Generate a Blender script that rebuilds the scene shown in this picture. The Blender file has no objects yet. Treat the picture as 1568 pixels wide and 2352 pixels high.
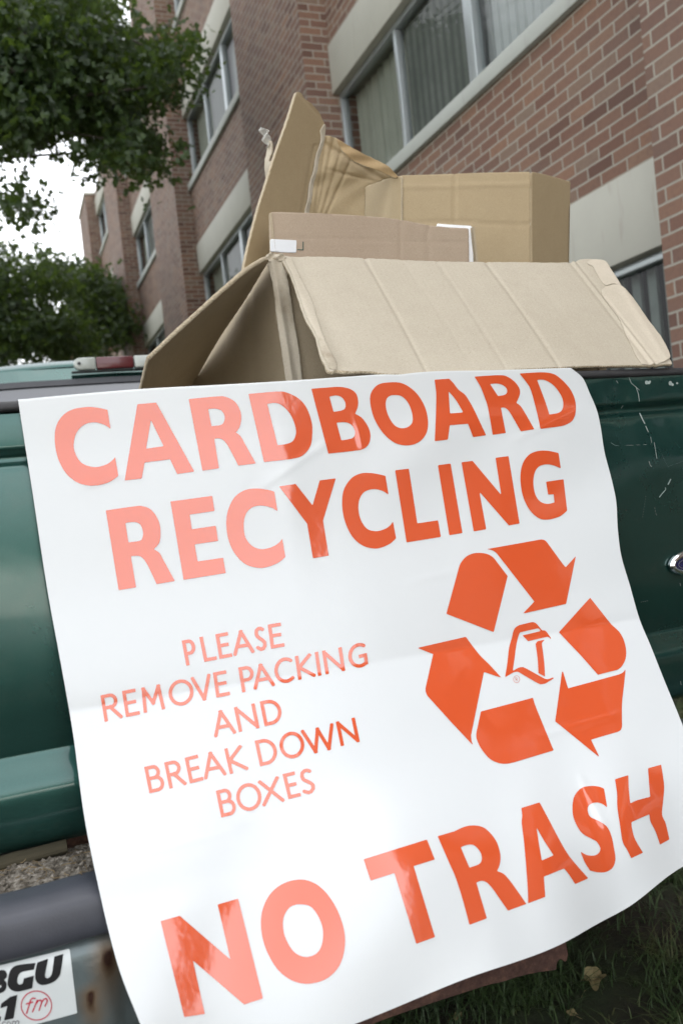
import bpy, bmesh, math, random
import numpy as np
from mathutils import Vector, Matrix, noise
from mathutils.bvhtree import BVHTree
random.seed(7); rng=np.random.default_rng(11)
C=bpy.context.scene.collection
S=bpy.context.scene
# ---------------------------------------------------------------- camera
FPX=1980.0; CX,CY=784.,1176.
YAW=math.radians(20.9); PIT=math.radians(-1.32); ROL=math.radians(6.0)
FW=np.array([math.sin(YAW)*math.cos(PIT), math.cos(YAW)*math.cos(PIT), math.sin(PIT)])
_R=np.array([math.cos(YAW),-math.sin(YAW),0]); _U=np.cross(_R,FW)
RC=math.cos(ROL)*_R-math.sin(ROL)*_U; UC=math.cos(ROL)*_U+math.sin(ROL)*_R
cd=bpy.data.cameras.new('camera'); cam=bpy.data.objects.new('camera',cd); C.objects.link(cam)
cam.matrix_world=Matrix(((RC[0],UC[0],-FW[0],0),(RC[1],UC[1],-FW[1],0),(RC[2],UC[2],-FW[2],0),(0,0,0,1)))
cd.sensor_fit='VERTICAL'; cd.sensor_height=36; cd.sensor_width=24; cd.lens=36*FPX/2352
cd.clip_start=.02; cd.clip_end=1500
cd.dof.use_dof=True; cd.dof.focus_distance=1.13; cd.dof.aperture_fstop=7.0
S.camera=cam
S.render.resolution_x=682; S.render.resolution_y=1024
# ---------------------------------------------------------------- light
SUN_EL=math.radians(52); SUN_AZ=math.radians(98)      # azimuth clockwise from +Y: behind the building
w=bpy.data.worlds.new('World'); S.world=w; w.use_nodes=True
nt=w.node_tree; bg=nt.nodes['Background']
sky=nt.nodes.new('ShaderNodeTexSky'); sky.sky_type='NISHITA'; sky.sun_disc=False
sky.sun_elevation=SUN_EL; sky.sun_rotation=SUN_AZ; sky.air_density=1.0; sky.dust_density=4.0; sky.ozone_density=1.0
hs=nt.nodes.new('ShaderNodeHueSaturation'); hs.inputs['Saturation'].default_value=.14
nt.links.new(sky.outputs[0],hs.inputs['Color']); nt.links.new(hs.outputs[0],bg.inputs[0])
bg.inputs[1].default_value=.15
sl=bpy.data.lights.new('sun','SUN'); sl.energy=3.0; sl.angle=math.radians(.5); sl.color=(1,.95,.87)
so=bpy.data.objects.new('sun',sl); C.objects.link(so)
sd=Vector((math.sin(SUN_AZ)*math.cos(SUN_EL),math.cos(SUN_AZ)*math.cos(SUN_EL),math.sin(SUN_EL)))
so.rotation_euler=sd.to_track_quat('Z','Y').to_euler(); so.location=(0,0,30)
S.view_settings.view_transform='Standard'; S.view_settings.look='None'; S.view_settings.gamma=1
S.view_settings.use_curve_mapping=False
S.view_settings.exposure=2.37
# ---------------------------------------------------------------- helpers
def ray(x,y): return FW+RC*((x-CX)/FPX)-UC*((y-CY)/FPX)
def rays(x,y):
    x=np.asarray(x,float)[:,None]; y=np.asarray(y,float)[:,None]
    return FW[None]+RC[None]*((x-CX)/FPX)-UC[None]*((y-CY)/FPX)
def atY(x,y,Y): r=ray(x,y); return r*Y/r[1]
def atZ(x,y,Z): r=ray(x,y); return r*Z/r[2]
def empty(name,loc=(0,0,0),parent=None):
    o=bpy.data.objects.new(name,None); C.objects.link(o); o.location=loc; o.empty_display_size=.05
    if parent: o.parent=parent
    return o
def tag(o,label=None,cat=None,group=None,kind=None):
    if label:o['label']=label
    if cat:o['category']=cat
    if group:o['group']=group
    if kind:o['kind']=kind
    return o
def mesh_obj(name,verts,faces,mat,parent=None,smooth=False,mats=None,mi=None):
    me=bpy.data.meshes.new(name); me.from_pydata([tuple(map(float,v)) for v in verts],[],[tuple(map(int,f)) for f in faces]); 
    for m in (mats or [mat]): me.materials.append(m)
    if mi is not None: me.polygons.foreach_set('material_index',mi)
    if smooth: me.polygons.foreach_set('use_smooth',[True]*len(me.polygons))
    me.update()
    o=bpy.data.objects.new(name,me); C.objects.link(o)
    if parent is not None:
        o.parent=parent
        if parent.location.length>0 or parent.parent:
            # builders work in world coordinates: shift the mesh into the parent's frame
            w_=Vector((0,0,0)); p=parent
            while p: w_+=p.location; p=p.parent
            me.transform(Matrix.Translation(-w_))
    return o
class MB:
    def __init__(s): s.v=[]; s.f=[]
    def box(s,a,b):
        (x0,y0,z0),(x1,y1,z1)=a,b; n=len(s.v)
        s.v+= [(x0,y0,z0),(x1,y0,z0),(x1,y1,z0),(x0,y1,z0),(x0,y0,z1),(x1,y0,z1),(x1,y1,z1),(x0,y1,z1)]
        s.f+= [tuple(n+i for i in q) for q in ((0,3,2,1),(4,5,6,7),(0,1,5,4),(1,2,6,5),(2,3,7,6),(3,0,4,7))]
        return s
    def tube(s,pts,rad,n=8,cap=True):
        pts=[Vector(p) for p in pts]; base=len(s.v)
        for i,p in enumerate(pts):
            d=(pts[min(i+1,len(pts)-1)]-pts[max(i-1,0)]).normalized()
            a=d.cross(Vector((0,0,1)));
            if a.length<.1:a=d.cross(Vector((1,0,0)))
            a.normalize(); b=d.cross(a)
            r=rad[i] if hasattr(rad,'__len__') else rad
            for k in range(n):
                t=2*math.pi*k/n; q=p+a*math.cos(t)*r+b*math.sin(t)*r; s.v.append(tuple(q))
        for i in range(len(pts)-1):
            for k in range(n):
                s.f.append((base+i*n+k,base+i*n+(k+1)%n,base+(i+1)*n+(k+1)%n,base+(i+1)*n+k))
        if cap:
            s.f.append(tuple(base+k for k in range(n))[::-1]); s.f.append(tuple(base+(len(pts)-1)*n+k for k in range(n)))
        return s
    def extrude_x(s,prof,x0,x1,nx=1,closed=True,fn=None):
        b=len(s.v); m=len(prof)
        for i in range(nx+1):
            x=x0+(x1-x0)*i/nx
            for (y,z) in prof:
                p=(x,y,z); s.v.append(fn(p) if fn else p)
        for i in range(nx):
            for k in range(m if closed else m-1):
                s.f.append((b+i*m+k,b+i*m+(k+1)%m,b+(i+1)*m+(k+1)%m,b+(i+1)*m+k))
        if closed:
            s.f.append(tuple(b+k for k in range(m))[::-1]); s.f.append(tuple(b+nx*m+k for k in range(m)))
        return s
    def build(s,name,mat,parent=None,smooth=False,bevel=0,seg=2):
        o=mesh_obj(name,s.v,s.f,mat,parent,smooth)
        bm=bmesh.new(); bm.from_mesh(o.data); bmesh.ops.recalc_face_normals(bm,faces=bm.faces); bm.to_mesh(o.data); bm.free()
        if bevel:
            m=o.modifiers.new('b','BEVEL'); m.width=bevel; m.segments=seg; m.limit_method='ANGLE'; m.angle_limit=math.radians(35)
            o.data.polygons.foreach_set('use_smooth',[True]*len(o.data.polygons))
            m.harden_normals=False
        return o
def sharp(o,deg=40):
    for p in o.data.polygons:p.use_smooth=True
    o.data.set_sharp_from_angle(angle=math.radians(deg)); return o
# ---- outlines: a point (x,y) is a corner, (x,y,1) is smooth
def contour(pts,T=None,step=10):
    P=[((p[0],p[1]) if T is None else T(p[0],p[1])) for p in pts]; sm=[len(p)>2 for p in pts]; n=len(P); out=[]
    for i in range(n):
        a,b=P[i],P[(i+1)%n]
        if not sm[i] and not sm[(i+1)%n]: out.append(a); continue
        p0=P[i-1] if sm[i] else a; p3=P[(i+2)%n] if sm[(i+1)%n] else b
        L=max(2,int(math.hypot(b[0]-a[0],b[1]-a[1])/3))
        for k in range(L):
            t=k/L; t2=t*t; t3=t2*t
            out.append(tuple(.5*((2*a[j])+(-p0[j]+b[j])*t+(2*p0[j]-5*a[j]+4*b[j]-p3[j])*t2+(-p0[j]+3*a[j]-3*b[j]+p3[j])*t3) for j in (0,1)))
    return out
def sd_poly(X,Y,poly):
    d=np.full(X.shape,1e9); ins=np.zeros(X.shape,bool); n=len(poly)
    for i in range(n):
        x0,y0=poly[i]; x1,y1=poly[(i+1)%n]; ex,ey=x1-x0,y1-y0
        L=ex*ex+ey*ey+1e-12; t=np.clip(((X-x0)*ex+(Y-y0)*ey)/L,0,1)
        d=np.minimum(d,np.hypot(X-x0-t*ex,Y-y0-t*ey))
        c=((y0<=Y)!=(y1<=Y))
        if abs(ey)>1e-12: ins^= c&(X<x0+(Y-y0)*ex/ey)
    return np.where(ins,-d,d)
class Field:
    """signed field in picture units, polygonised into a fine mesh"""
    def __init__(s,x0,y0,x1,y1,g):
        s.xs=np.arange(x0,x1+g,g); s.ys=np.arange(y0,y1+g,g); s.g=g
        s.F=np.full((len(s.ys),len(s.xs)),50.)
    def win(s,x0,y0,x1,y1):
        i0=max(0,np.searchsorted(s.xs,x0-8)); i1=np.searchsorted(s.xs,x1+8)
        j0=max(0,np.searchsorted(s.ys,y0-8)); j1=np.searchsorted(s.ys,y1+8)
        X,Y=np.meshgrid(s.xs[i0:i1],s.ys[j0:j1]); return (slice(j0,j1),slice(i0,i1)),X,Y
    def add(s,outer,holes=()):
        a=np.array(outer); w,X,Y=s.win(a[:,0].min(),a[:,1].min(),a[:,0].max(),a[:,1].max())
        d=sd_poly(X,Y,outer)
        for h in holes: d=np.maximum(d,-sd_poly(X,Y,h))
        s.F[w]=np.minimum(s.F[w],d)
    def strokes(s,segs,hw,clip=None,ext=True):
        a=np.array([p for sg in segs for p in sg]); w,X,Y=s.win(a[:,0].min()-hw,a[:,1].min()-hw,a[:,0].max()+hw,a[:,1].max()+hw)
        d=np.full(X.shape,50.)
        for sg in segs:
            for (x0,y0),(x1,y1) in zip(sg[:-1],sg[1:]):
                ex,ey=x1-x0,y1-y0; L=math.hypot(ex,ey)+1e-9; ux,uy=ex/L,ey/L
                if len(sg)==2 and ext:
                    cx,cy=(x0+x1)/2,(y0+y1)/2; a_=abs((X-cx)*ux+(Y-cy)*uy)-(L/2+hw); b_=abs(-(X-cx)*uy+(Y-cy)*ux)-hw
                    q=np.maximum(a_,b_)
                else:
                    t=np.clip(((X-x0)*ux+(Y-y0)*uy),0,L); q=np.hypot(X-x0-t*ux,Y-y0-t*uy)-hw
                d=np.minimum(d,q)
        if clip is not None: d=np.maximum(d,sd_poly(X,Y,clip))
        s.F[w]=np.minimum(s.F[w],d)
    def mesh(s):
        F=s.F; In=F<0; ny,nx=F.shape; V=[]; key={}; faces=[]
        c=In[:-1,:-1].astype(int)+In[:-1,1:]+In[1:,:-1]+In[1:,1:]
        def node(j,i):
            k=(0,j,i)
            if k not in key: key[k]=len(V); V.append((s.xs[i],s.ys[j]))
            return key[k]
        def cross(j0,i0,j1,i1):
            k=(1,)+min((j0,i0),(j1,i1))+max((j0,i0),(j1,i1))
            if k not in key:
                a,b=F[j0,i0],F[j1,i1]; t=min(.98,max(.02,a/(a-b)))
                key[k]=len(V); V.append((s.xs[i0]+(s.xs[i1]-s.xs[i0])*t,s.ys[j0]+(s.ys[j1]-s.ys[j0])*t))
            return key[k]
        for j,i in zip(*np.nonzero(c)):
            cs=((j,i),(j,i+1),(j+1,i+1),(j+1,i))
            if c[j,i]==4: faces.append(tuple(node(*q) for q in cs)); continue
            poly=[]
            for k in range(4):
                a,b=cs[k],cs[(k+1)%4]
                if In[a]: poly.append(node(*a))
                if In[a]!=In[b]: poly.append(cross(*a,*b))
            if len(poly)>2: faces.append(tuple(poly))
        return np.array(V),faces
def outline_panel(name,pts,pl,mat,parent,g=4,disp=None,thick=.004,rim=None,T=None,ragged=0,smooth=True):
    """a sheet whose outline lies in the plane through three space points; disp(x,y)->metres along the plane normal"""
    poly=contour(pts,T); a=np.array(poly); f=Field(a[:,0].min()-g*2,a[:,1].min()-g*2,a[:,0].max()+g*2,a[:,1].max()+g*2,g)
    f.add(poly)
    if ragged:
        ragged*=.35
        X,Y=np.meshgrid(f.xs,f.ys); f.F=f.F+ragged*(np.sin(X*.21+Y*.13)+np.sin(X*.07-Y*.33+1.3)+.7*np.sin(X*.53+Y*.47))
    V,F=f.mesh(); r=rays(V[:,0],V[:,1])
    p0,p1,p2=[np.array(p) for p in pl]; n=np.cross(p1-p0,p2-p0); n/=np.linalg.norm(n)
    if n@p0>0: n=-n                                  # normal towards the viewer
    P=r*((p0@n)/(r@n))[:,None]
    if disp is not None: P=P+n[None]*disp(V[:,0],V[:,1])[:,None]
    # faces: orient to n
    q=[P[i] for i in F[0][:3]]
    if np.cross(q[1]-q[0],q[2]-q[0])@n<0: F=[t[::-1] for t in F]
    o=mesh_obj(name,P,F,mat,parent,smooth)
    if thick:
        m=o.modifiers.new('s','SOLIDIFY'); m.thickness=thick; m.offset=-1
        if rim: o.data.materials.append(rim); m.material_offset_rim=1
    return o
# ---------------------------------------------------------------- materials
def newmat(name):
    m=bpy.data.materials.new(name); m.use_nodes=True; n=m.node_tree; return m,n,n.nodes['Principled BSDF']
def nd(n,t,**k):
    x=n.nodes.new('ShaderNode'+t)
    for a,b in k.items():
        if a in x.inputs: x.inputs[a].default_value=b
        else: setattr(x,a,b)
    return x
def coords(n,kind='Object',scale=(1,1,1),rot=(0,0,0)):
    tc=nd(n,'TexCoord'); mp=nd(n,'Mapping'); mp.inputs['Scale'].default_value=scale; mp.inputs['Rotation'].default_value=rot
    n.links.new(tc.outputs[kind],mp.inputs[0]); return mp.outputs[0]
def noi(n,vec,scale,detail=4,rough=.5,dist=0):
    x=nd(n,'TexNoise'); x.inputs['Scale'].default_value=scale; x.inputs['Detail'].default_value=detail; x.inputs['Roughness'].default_value=rough; x.inputs['Distortion'].default_value=dist
    n.links.new(vec,x.inputs['Vector']); return x.outputs['Fac']
def ramp(n,fac,stops):
    r=nd(n,'ValToRGB'); e=r.color_ramp.elements
    while len(e)<len(stops): e.new(.5)
    for a,(p,c) in zip(e,stops):
        a.position=p; a.color=(c,c,c,1) if not hasattr(c,'__len__') else (*c,1)
    n.links.new(fac,r.inputs[0]); return r.outputs[0]
def mix(n,fac,a,b,mode='MIX'):
    x=nd(n,'Mix',data_type='RGBA',blend_type=mode)
    for sck,v in ((x.inputs[0],fac),(x.inputs[6],a),(x.inputs[7],b)):
        if hasattr(v,'links') or isinstance(v,bpy.types.NodeSocket): n.links.new(v,sck)
        elif hasattr(v,'__len__'): sck.default_value=(*v,1)
        else: sck.default_value=v
    return x.outputs[2]
def math_(n,op,a,b=0):
    x=nd(n,'Math',operation=op)
    for i,v in enumerate((a,b)):
        if isinstance(v,bpy.types.NodeSocket): n.links.new(v,x.inputs[i])
        else: x.inputs[i].default_value=v
    return x.outputs[0]
def bump(n,b,h,st=.3,dist=.002):
    x=nd(n,'Bump'); x.inputs['Strength'].default_value=st; x.inputs['Distance'].default_value=dist
    n.links.new(h,x.inputs['Height']); n.links.new(x.outputs[0],b.inputs['Normal']); return x
def basic(name,col,rough=.5,metal=0,var=.15,vs=8,bmp=0,bs=60,coat=0,ior=1.5):
    m,n,b=newmat(name); v=coords(n); f=noi(n,v,vs,6,.6)
    c=mix(n,f,tuple(x*(1-var) for x in col),tuple(min(1,x*(1+var)) for x in col)); n.links.new(c,b.inputs['Base Color'])
    b.inputs['Roughness'].default_value=rough; b.inputs['Metallic'].default_value=metal; b.inputs['IOR'].default_value=ior
    if coat: b.inputs['Coat Weight'].default_value=coat; b.inputs['Coat Roughness'].default_value=.05
    if bmp: bump(n,b,noi(n,v,bs,5,.6),bmp,.001)
    return m
def cardboard(name,c1,c2,flute=(1,0,0),fs=900,stain=None,rough=.75):
    m,n,b=newmat(name); v=coords(n)
    big=noi(n,v,3.5,5,.6,.4); fib=noi(n,coords(n,scale=(1,1,5)),420,3,.7); mid=noi(n,v,40,5,.6)
    c=mix(n,ramp(n,big,[(.3,0),(.7,1)]),c1,c2)
    c=mix(n,ramp(n,fib,[(.38,0),(.66,1)]),mix(n,.16,c,(.10,.07,.045)),mix(n,.12,c,(.75,.68,.55)))
    sp=noi(n,v,700,2,.5); c=mix(n,ramp(n,sp,[(.24,1),(.29,0)]),c,(.12,.08,.05))
    c=mix(n,ramp(n,mid,[(.35,.05),(.6,0)]),c,(.16,.11,.07))
    if stain:
        st=noi(n,coords(n,scale=(1,1,.5)),5,5,.65,.6); c=mix(n,ramp(n,st,[(.50,0),(.58,.35),(.60,.55),(.62,.15),(.8,.2)]),c,stain)
    n.links.new(c,b.inputs['Base Color']); b.inputs['Roughness'].default_value=rough; b.inputs['Specular IOR Level'].default_value=.25
    wv=nd(n,'TexWave',wave_type='BANDS',bands_direction='X'); wv.inputs['Scale'].default_value=fs/20; wv.inputs['Distortion'].default_value=.4
    n.links.new(coords(n,rot=flute),wv.inputs['Vector'])
    h=math_(n,'ADD',math_(n,'MULTIPLY',wv.outputs['Fac'],.25),math_(n,'MULTIPLY',mid,.35)); bump(n,b,h,.14,.0012)
    return m
M={}
M['cb_light']=cardboard('cardboard_pale',(.385,.342,.265),(.435,.39,.31),(0,0,.1))
M['cb_mid']=cardboard('cardboard_tan',(.315,.255,.17),(.365,.30,.205),(0,0,.1))
M['cb_warm']=cardboard('cardboard_golden',(.345,.26,.145),(.39,.305,.18),(0,0,1.5))
M['cb_pink']=cardboard('cardboard_rosy',(.34,.26,.19),(.38,.30,.22),(0,1.57,0))
M['cb_stain']=cardboard('cardboard_stained',(.42,.37,.285),(.50,.45,.36),(0,0,.1),stain=(.16,.12,.07))
def edge_mat():
    m,n,b=newmat('corrugated_edge'); v=coords(n); wv=nd(n,'TexWave',wave_type='BANDS',bands_direction='DIAGONAL'); wv.inputs['Scale'].default_value=240; wv.inputs['Distortion'].default_value=9; wv.inputs['Detail'].default_value=2
    n.links.new(v,wv.inputs['Vector']); c=mix(n,ramp(n,wv.outputs['Fac'],[(.25,0),(.6,1)]),(.26,.21,.14),(.46,.39,.28)); n.links.new(c,b.inputs['Base Color']); b.inputs['Roughness'].default_value=.9; return m
M['cb_edge']=edge_mat()
def brick_mat(name,axis):
    m,n,b=newmat(name); tc=nd(n,'TexCoord'); sp=nd(n,'SeparateXYZ'); n.links.new(tc.outputs['Object'],sp.inputs[0])
    cb=nd(n,'CombineXYZ'); n.links.new(sp.outputs[0 if axis=='x' else 1],cb.inputs[0]); n.links.new(sp.outputs[2],cb.inputs[1])
    vec=cb.outputs[0]
    wob=nd(n,'TexNoise'); wob.inputs['Scale'].default_value=14; n.links.new(vec,wob.inputs['Vector'])
    va=nd(n,'VectorMath',operation='MULTIPLY_ADD'); n.links.new(wob.outputs['Color'],va.inputs[0]); va.inputs[1].default_value=(.006,.006,0); n.links.new(vec,va.inputs[2]); vec=va.outputs[0]
    br=nd(n,'TexBrick'); br.offset=.5; br.squash=1; i=br.inputs
    i['Scale'].default_value=1; i['Brick Width'].default_value=.2032; i['Row Height'].default_value=.0677; i['Mortar Size'].default_value=.0058; i['Mortar Smooth'].default_value=.15; i['Bias'].default_value=0
    i['Color1'].default_value=(0,0,0,1); i['Color2'].default_value=(1,1,1,1); i['Mortar'].default_value=(.5,.5,.5,1)
    n.links.new(vec,br.inputs['Vector'])
    tone=ramp(n,br.outputs['Color'],[(0,(.088,.042,.028)),(.25,(.138,.069,.046)),(.45,(.165,.090,.060)),(.65,(.122,.068,.048)),(.82,(.190,.102,.064)),(1,(.160,.112,.082))])
    g=noi(n,coords(n),45,6,.7); tone=mix(n,ramp(n,g,[(.3,.35),(.55,0)]),tone,(.07,.04,.035))
    g2=noi(n,coords(n),1.1,5,.6); tone=mix(n,ramp(n,g2,[(.4,.0),(.8,.35)]),tone,(.12,.09,.08))
    mort=mix(n,noi(n,coords(n),30,4),(.225,.205,.17),(.295,.275,.23))
    c=mix(n,br.outputs['Fac'],tone,mort); n.links.new(c,b.inputs['Base Color']); b.inputs['Roughness'].default_value=.85
    h=math_(n,'ADD',math_(n,'MULTIPLY',br.outputs['Fac'],-1),math_(n,'MULTIPLY',g,.25)); bump(n,b,h,.8,.006)
    return m
M['brick']=brick_mat('brick_long_face','y'); M['brick_end']=brick_mat('brick_end_face','x')
def concrete(name,col,streak=(.25,.22,.18)):
    m,n,b=newmat(name); v=coords(n); f=noi(n,v,3,6,.6); c=mix(n,f,tuple(x*.88 for x in col),tuple(x*1.1 for x in col))
    s=noi(n,coords(n,scale=(3,3,.35)),6,5,.6); c=mix(n,ramp(n,s,[(.60,0),(.68,.35),(.71,.1)]),c,streak)
    n.links.new(c,b.inputs['Base Color']); b.inputs['Roughness'].default_value=.8; bump(n,b,noi(n,v,90,4),.2,.002); return m
M['panel']=concrete('precast_panel',(.36,.355,.31)); M['sill']=concrete('sill_stone',(.33,.345,.32),(.2,.2,.19))
M['alu']=basic('aluminium_frame',(.36,.39,.40),.4,.6,.1,6)
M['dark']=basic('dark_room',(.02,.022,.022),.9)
def screen_mat():
    m,n,b=newmat('insect_screen_painted_folds'); v=coords(n); wv=nd(n,'TexWave',wave_type='BANDS',bands_direction='Y'); wv.inputs['Scale'].default_value=3.2; wv.inputs['Distortion'].default_value=1.5; wv.inputs['Detail'].default_value=3
    n.links.new(coords(n,scale=(1,1,.1)),wv.inputs['Vector']); c=mix(n,wv.outputs['Fac'],(.085,.092,.085),(.15,.16,.145)); c=mix(n,ramp(n,noi(n,v,2.5,6,.7),[(.45,0),(.7,.6)]),c,(.05,.06,.05))  # screen tone with curtain-fold shading and dark reflections painted into the colour
    n.links.new(c,b.inputs['Base Color']); b.inputs['Roughness'].default_value=.7; return m
M['screen']=screen_mat()
M['blind']=basic('blind_fabric',(.41,.43,.435),.8,0,.15,3)
M['slat']=basic('dull_slats',(.13,.155,.14),.7,0,.3,9)
M['curtain']=basic('curtain_fabric',(.27,.28,.235),.8,0,.2,3)
def glass_mat():
    m,n,b=newmat('window_glass'); out=n.nodes['Material Output']; n.nodes.remove(b)
    t=nd(n,'BsdfTransparent'); t.inputs[0].default_value=(.84,.86,.855,1); g=nd(n,'BsdfGlossy'); g.inputs['Roughness'].default_value=.02
    fr=nd(n,'Fresnel'); fr.inputs[0].default_value=1.55; mx=nd(n,'MixShader'); k=math_(n,'MULTIPLY',fr.outputs[0],.35)
    n.links.new(k,mx.inputs[0]); n.links.new(t.outputs[0],mx.inputs[1]); n.links.new(g.outputs[0],mx.inputs[2]); n.links.new(mx.outputs[0],out.inputs[0]); return m
M['glass']=glass_mat()
def paint_mat():
    m,n,b=newmat('green_metallic_paint'); v=coords(n)
    fl=nd(n,'TexVoronoi'); fl.inputs['Scale'].default_value=2500; n.links.new(v,fl.inputs['Vector'])
    c=mix(n,fl.outputs['Distance'],(.010,.050,.043),(.019,.083,.070)); d=noi(n,v,7,7,.7); c=mix(n,ramp(n,d,[(.5,0),(.75,.22)]),c,(.10,.11,.09))
    n.links.new(c,b.inputs['Base Color']); b.inputs['Metallic'].default_value=.75; 
    r=ramp(n,noi(n,v,5,6,.6),[(.3,.22),(.75,.36)]); n.links.new(r,b.inputs['Roughness'])
    b.inputs['Coat Weight'].default_value=.9; cr=ramp(n,noi(n,v,16,6,.65),[(.35,.04),(.7,.16)]); n.links.new(cr,b.inputs['Coat Roughness'])
    bump(n,b,noi(n,v,9,2,.4),.10,.01); return m
M['paint']=paint_mat()
M['black']=basic('black_plastic',(.022,.022,.024),.55,0,.3,40,.35,900)
M['pad']=basic('bumper_pad_plastic',(.050,.053,.066),.42,0,.25,25,.25,500)
M['rubber']=basic('tyre_rubber',(.02,.02,.02),.8)
M['chrome']=basic('chrome',(.75,.76,.78),.12,1,.05)
M['blue']=basic('badge_blue',(.008,.012,.06),.25,0,.1,5,0,60,.8)
M['silver']=basic('silver_line',(.5,.52,.55),.3,.8)
M['red_lens']=basic('red_lens',(.085,.010,.014),.3,0,.2,30,.15,200,.4)
M['clear_lens']=basic('clear_lens',(.36,.39,.36),.3,0,.25,30,.1,200,.4)
M['seal']=basic('rubber_seal',(.045,.048,.055),.55)
M['white_label']=basic('white_label',(.62,.64,.66),.35,0,.06,60,.3,90)
M['white_liner']=basic('white_liner',(.78,.79,.80),.6,0,.03)
M['green_ink']=basic('green_ink',(.03,.07,.055),.6)
M['scratch']=basic('bare_scratch',(.27,.33,.31),.7,0,.5,300)
M['ink_black']=basic('black_ink',(.006,.006,.007),.85)
M['ink_red']=basic('red_ink',(.50,.03,.06),.4)
M['ink_grey']=basic('grey_ink',(.18,.18,.19),.4)
M['sticker']=basic('sticker_vinyl',(.62,.66,.66),.3,0,.05,20)
M['tape']=None
def steel_mat():
    m,n,b=newmat('rusty_bumper_steel'); v=coords(n); tc=nd(n,'TexCoord')
    c=mix(n,noi(n,v,9,6,.65),(.095,.125,.128),(.16,.19,.195)); c=mix(n,ramp(n,noi(n,v,160,3,.6),[(.6,0),(.7,.3)]),c,(.16,.17,.16))
    nz=nd(n,'TexNoise'); nz.inputs['Scale'].default_value=45; nz.inputs['Detail'].default_value=6; n.links.new(v,nz.inputs['Vector'])
    for (x,z,r,tail) in RUST:
        sp=nd(n,'SeparateXYZ'); va=nd(n,'VectorMath',operation='MULTIPLY_ADD'); n.links.new(nz.outputs['Color'],va.inputs[0]); va.inputs[1].default_value=(.010,0,.010); n.links.new(tc.outputs['Object'],va.inputs[2]); n.links.new(va.outputs[0],sp.inputs[0])
        dx=math_(n,'SUBTRACT',sp.outputs[0],x+.005); dz=math_(n,'SUBTRACT',sp.outputs[2],z+.005)
        dzd=math_(n,'MULTIPLY',math_(n,'MINIMUM',dz,0),1/tail); dzu=math_(n,'MAXIMUM',dz,0); dd=math_(n,'ADD',dzd,dzu)
        d=math_(n,'SQRT',math_(n,'ADD',math_(n,'MULTIPLY',dx,dx),math_(n,'MULTIPLY',dd,dd)))
        k=ramp(n,math_(n,'MULTIPLY',d,1/(r*2.6)),[(.0,.9),(.35,.5),(.7,.18),(1,0)]); c=mix(n,k,c,(.17,.085,.022))
        k=ramp(n,math_(n,'MULTIPLY',d,1/r),[(.3,1),(.8,0)]); c=mix(n,k,c,(.035,.014,.008))
    n.links.new(c,b.inputs['Base Color']); b.inputs['Metallic'].default_value=.35; b.inputs['Roughness'].default_value=.36
    h=math_(n,'ADD',noi(n,v,14,3,.5),math_(n,'MULTIPLY',noi(n,v,120,4,.6),.08)); bump(n,b,h,.5,.012); return m
RUST=[(atY(248,2196,.813)[0]-.37,atY(248,2196,.813)[2]+.92,.009,3.0),(atY(208,2288,.813)[0]-.37,atY(208,2288,.813)[2]+.92,.0065,3.2),(.05-.37,-.50+.92,.006,2.)]
M['steel']=steel_mat()
def rust_mat():
    m,n,b=newmat('rust'); v=coords(n); c=ramp(n,noi(n,v,60,8,.75),[(.25,(.030,.014,.011)),(.5,(.085,.042,.032)),(.65,(.15,.075,.05)),(.8,(.17,.13,.11))])
    n.links.new(c,b.inputs['Base Color']); b.inputs['Roughness'].default_value=.9; bump(n,b,noi(n,v,150,6,.7),.7,.003); return m
M['rust']=rust_mat()
def sign_mat(name,col,rough,ior=1.86):
    m,n,b=newmat(name); v=coords(n); b.inputs['Base Color'].default_value=(*col,1)
    b.inputs['Roughness'].default_value=rough; b.inputs['IOR'].default_value=ior
    h=noi(n,v,26,3,.55); h2=noi(n,v,260,2,.5); bump(n,b,math_(n,'ADD',h,math_(n,'MULTIPLY',h2,.03)),.065,.006); return m
M['vinyl']=sign_mat('white_vinyl',(.635,.66,.668),.22,1.55)
M['ink']=sign_mat('orange_ink',(.63,.088,.024),.085)
def leaf_mat(name,c1,c2):
    m,n,b=newmat(name); out=n.nodes['Material Output']; v=coords(n); c=mix(n,ramp(n,noi(n,v,2.2,4,.7),[(.3,0),(.7,1)]),c1,c2)
    g=noi(n,v,19,2); c=mix(n,ramp(n,g,[(.35,.5),(.65,0)]),c,tuple(x*.6 for x in c1))
    n.links.new(c,b.inputs['Base Color']); b.inputs['Roughness'].default_value=.5
    t=nd(n,'BsdfTranslucent'); n.links.new(mix(n,.5,c,(.20,.30,.03)),t.inputs[0]); mx=nd(n,'MixShader'); mx.inputs[0].default_value=.38
    n.links.new(b.outputs[0],mx.inputs[1]); n.links.new(t.outputs[0],mx.inputs[2]); n.links.new(mx.outputs[0],out.inputs[0]); return m
M['leaf']=leaf_mat('maple_leaves',(.012,.031,.012),(.042,.078,.020)); M['leaf2']=leaf_mat('oak_leaves',(.016,.034,.011),(.045,.075,.020))
M['bark']=basic('bark',(.06,.05,.04),.9,0,.4,12,.8,30)
def ground_mat():
    m,n,b=newmat('soil_and_turf'); v=coords(n)
    c=ramp(n,noi(n,v,28,8,.75),[(.3,(.020,.016,.011)),(.5,(.045,.036,.024)),(.65,(.06,.055,.03)),(.8,(.10,.085,.06))])
    c=mix(n,ramp(n,noi(n,v,2.5,5,.6),[(.42,0),(.6,.7)]),c,(.035,.06,.018)); n.links.new(c,b.inputs['Base Color']); b.inputs['Roughness'].default_value=.95
    bump(n,b,noi(n,v,50,8,.75),1,.02); return m
M['ground']=ground_mat()
M['paving']=basic('pale_paving',(.50,.48,.45),.8,0,.12,2,.3,60)
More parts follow.
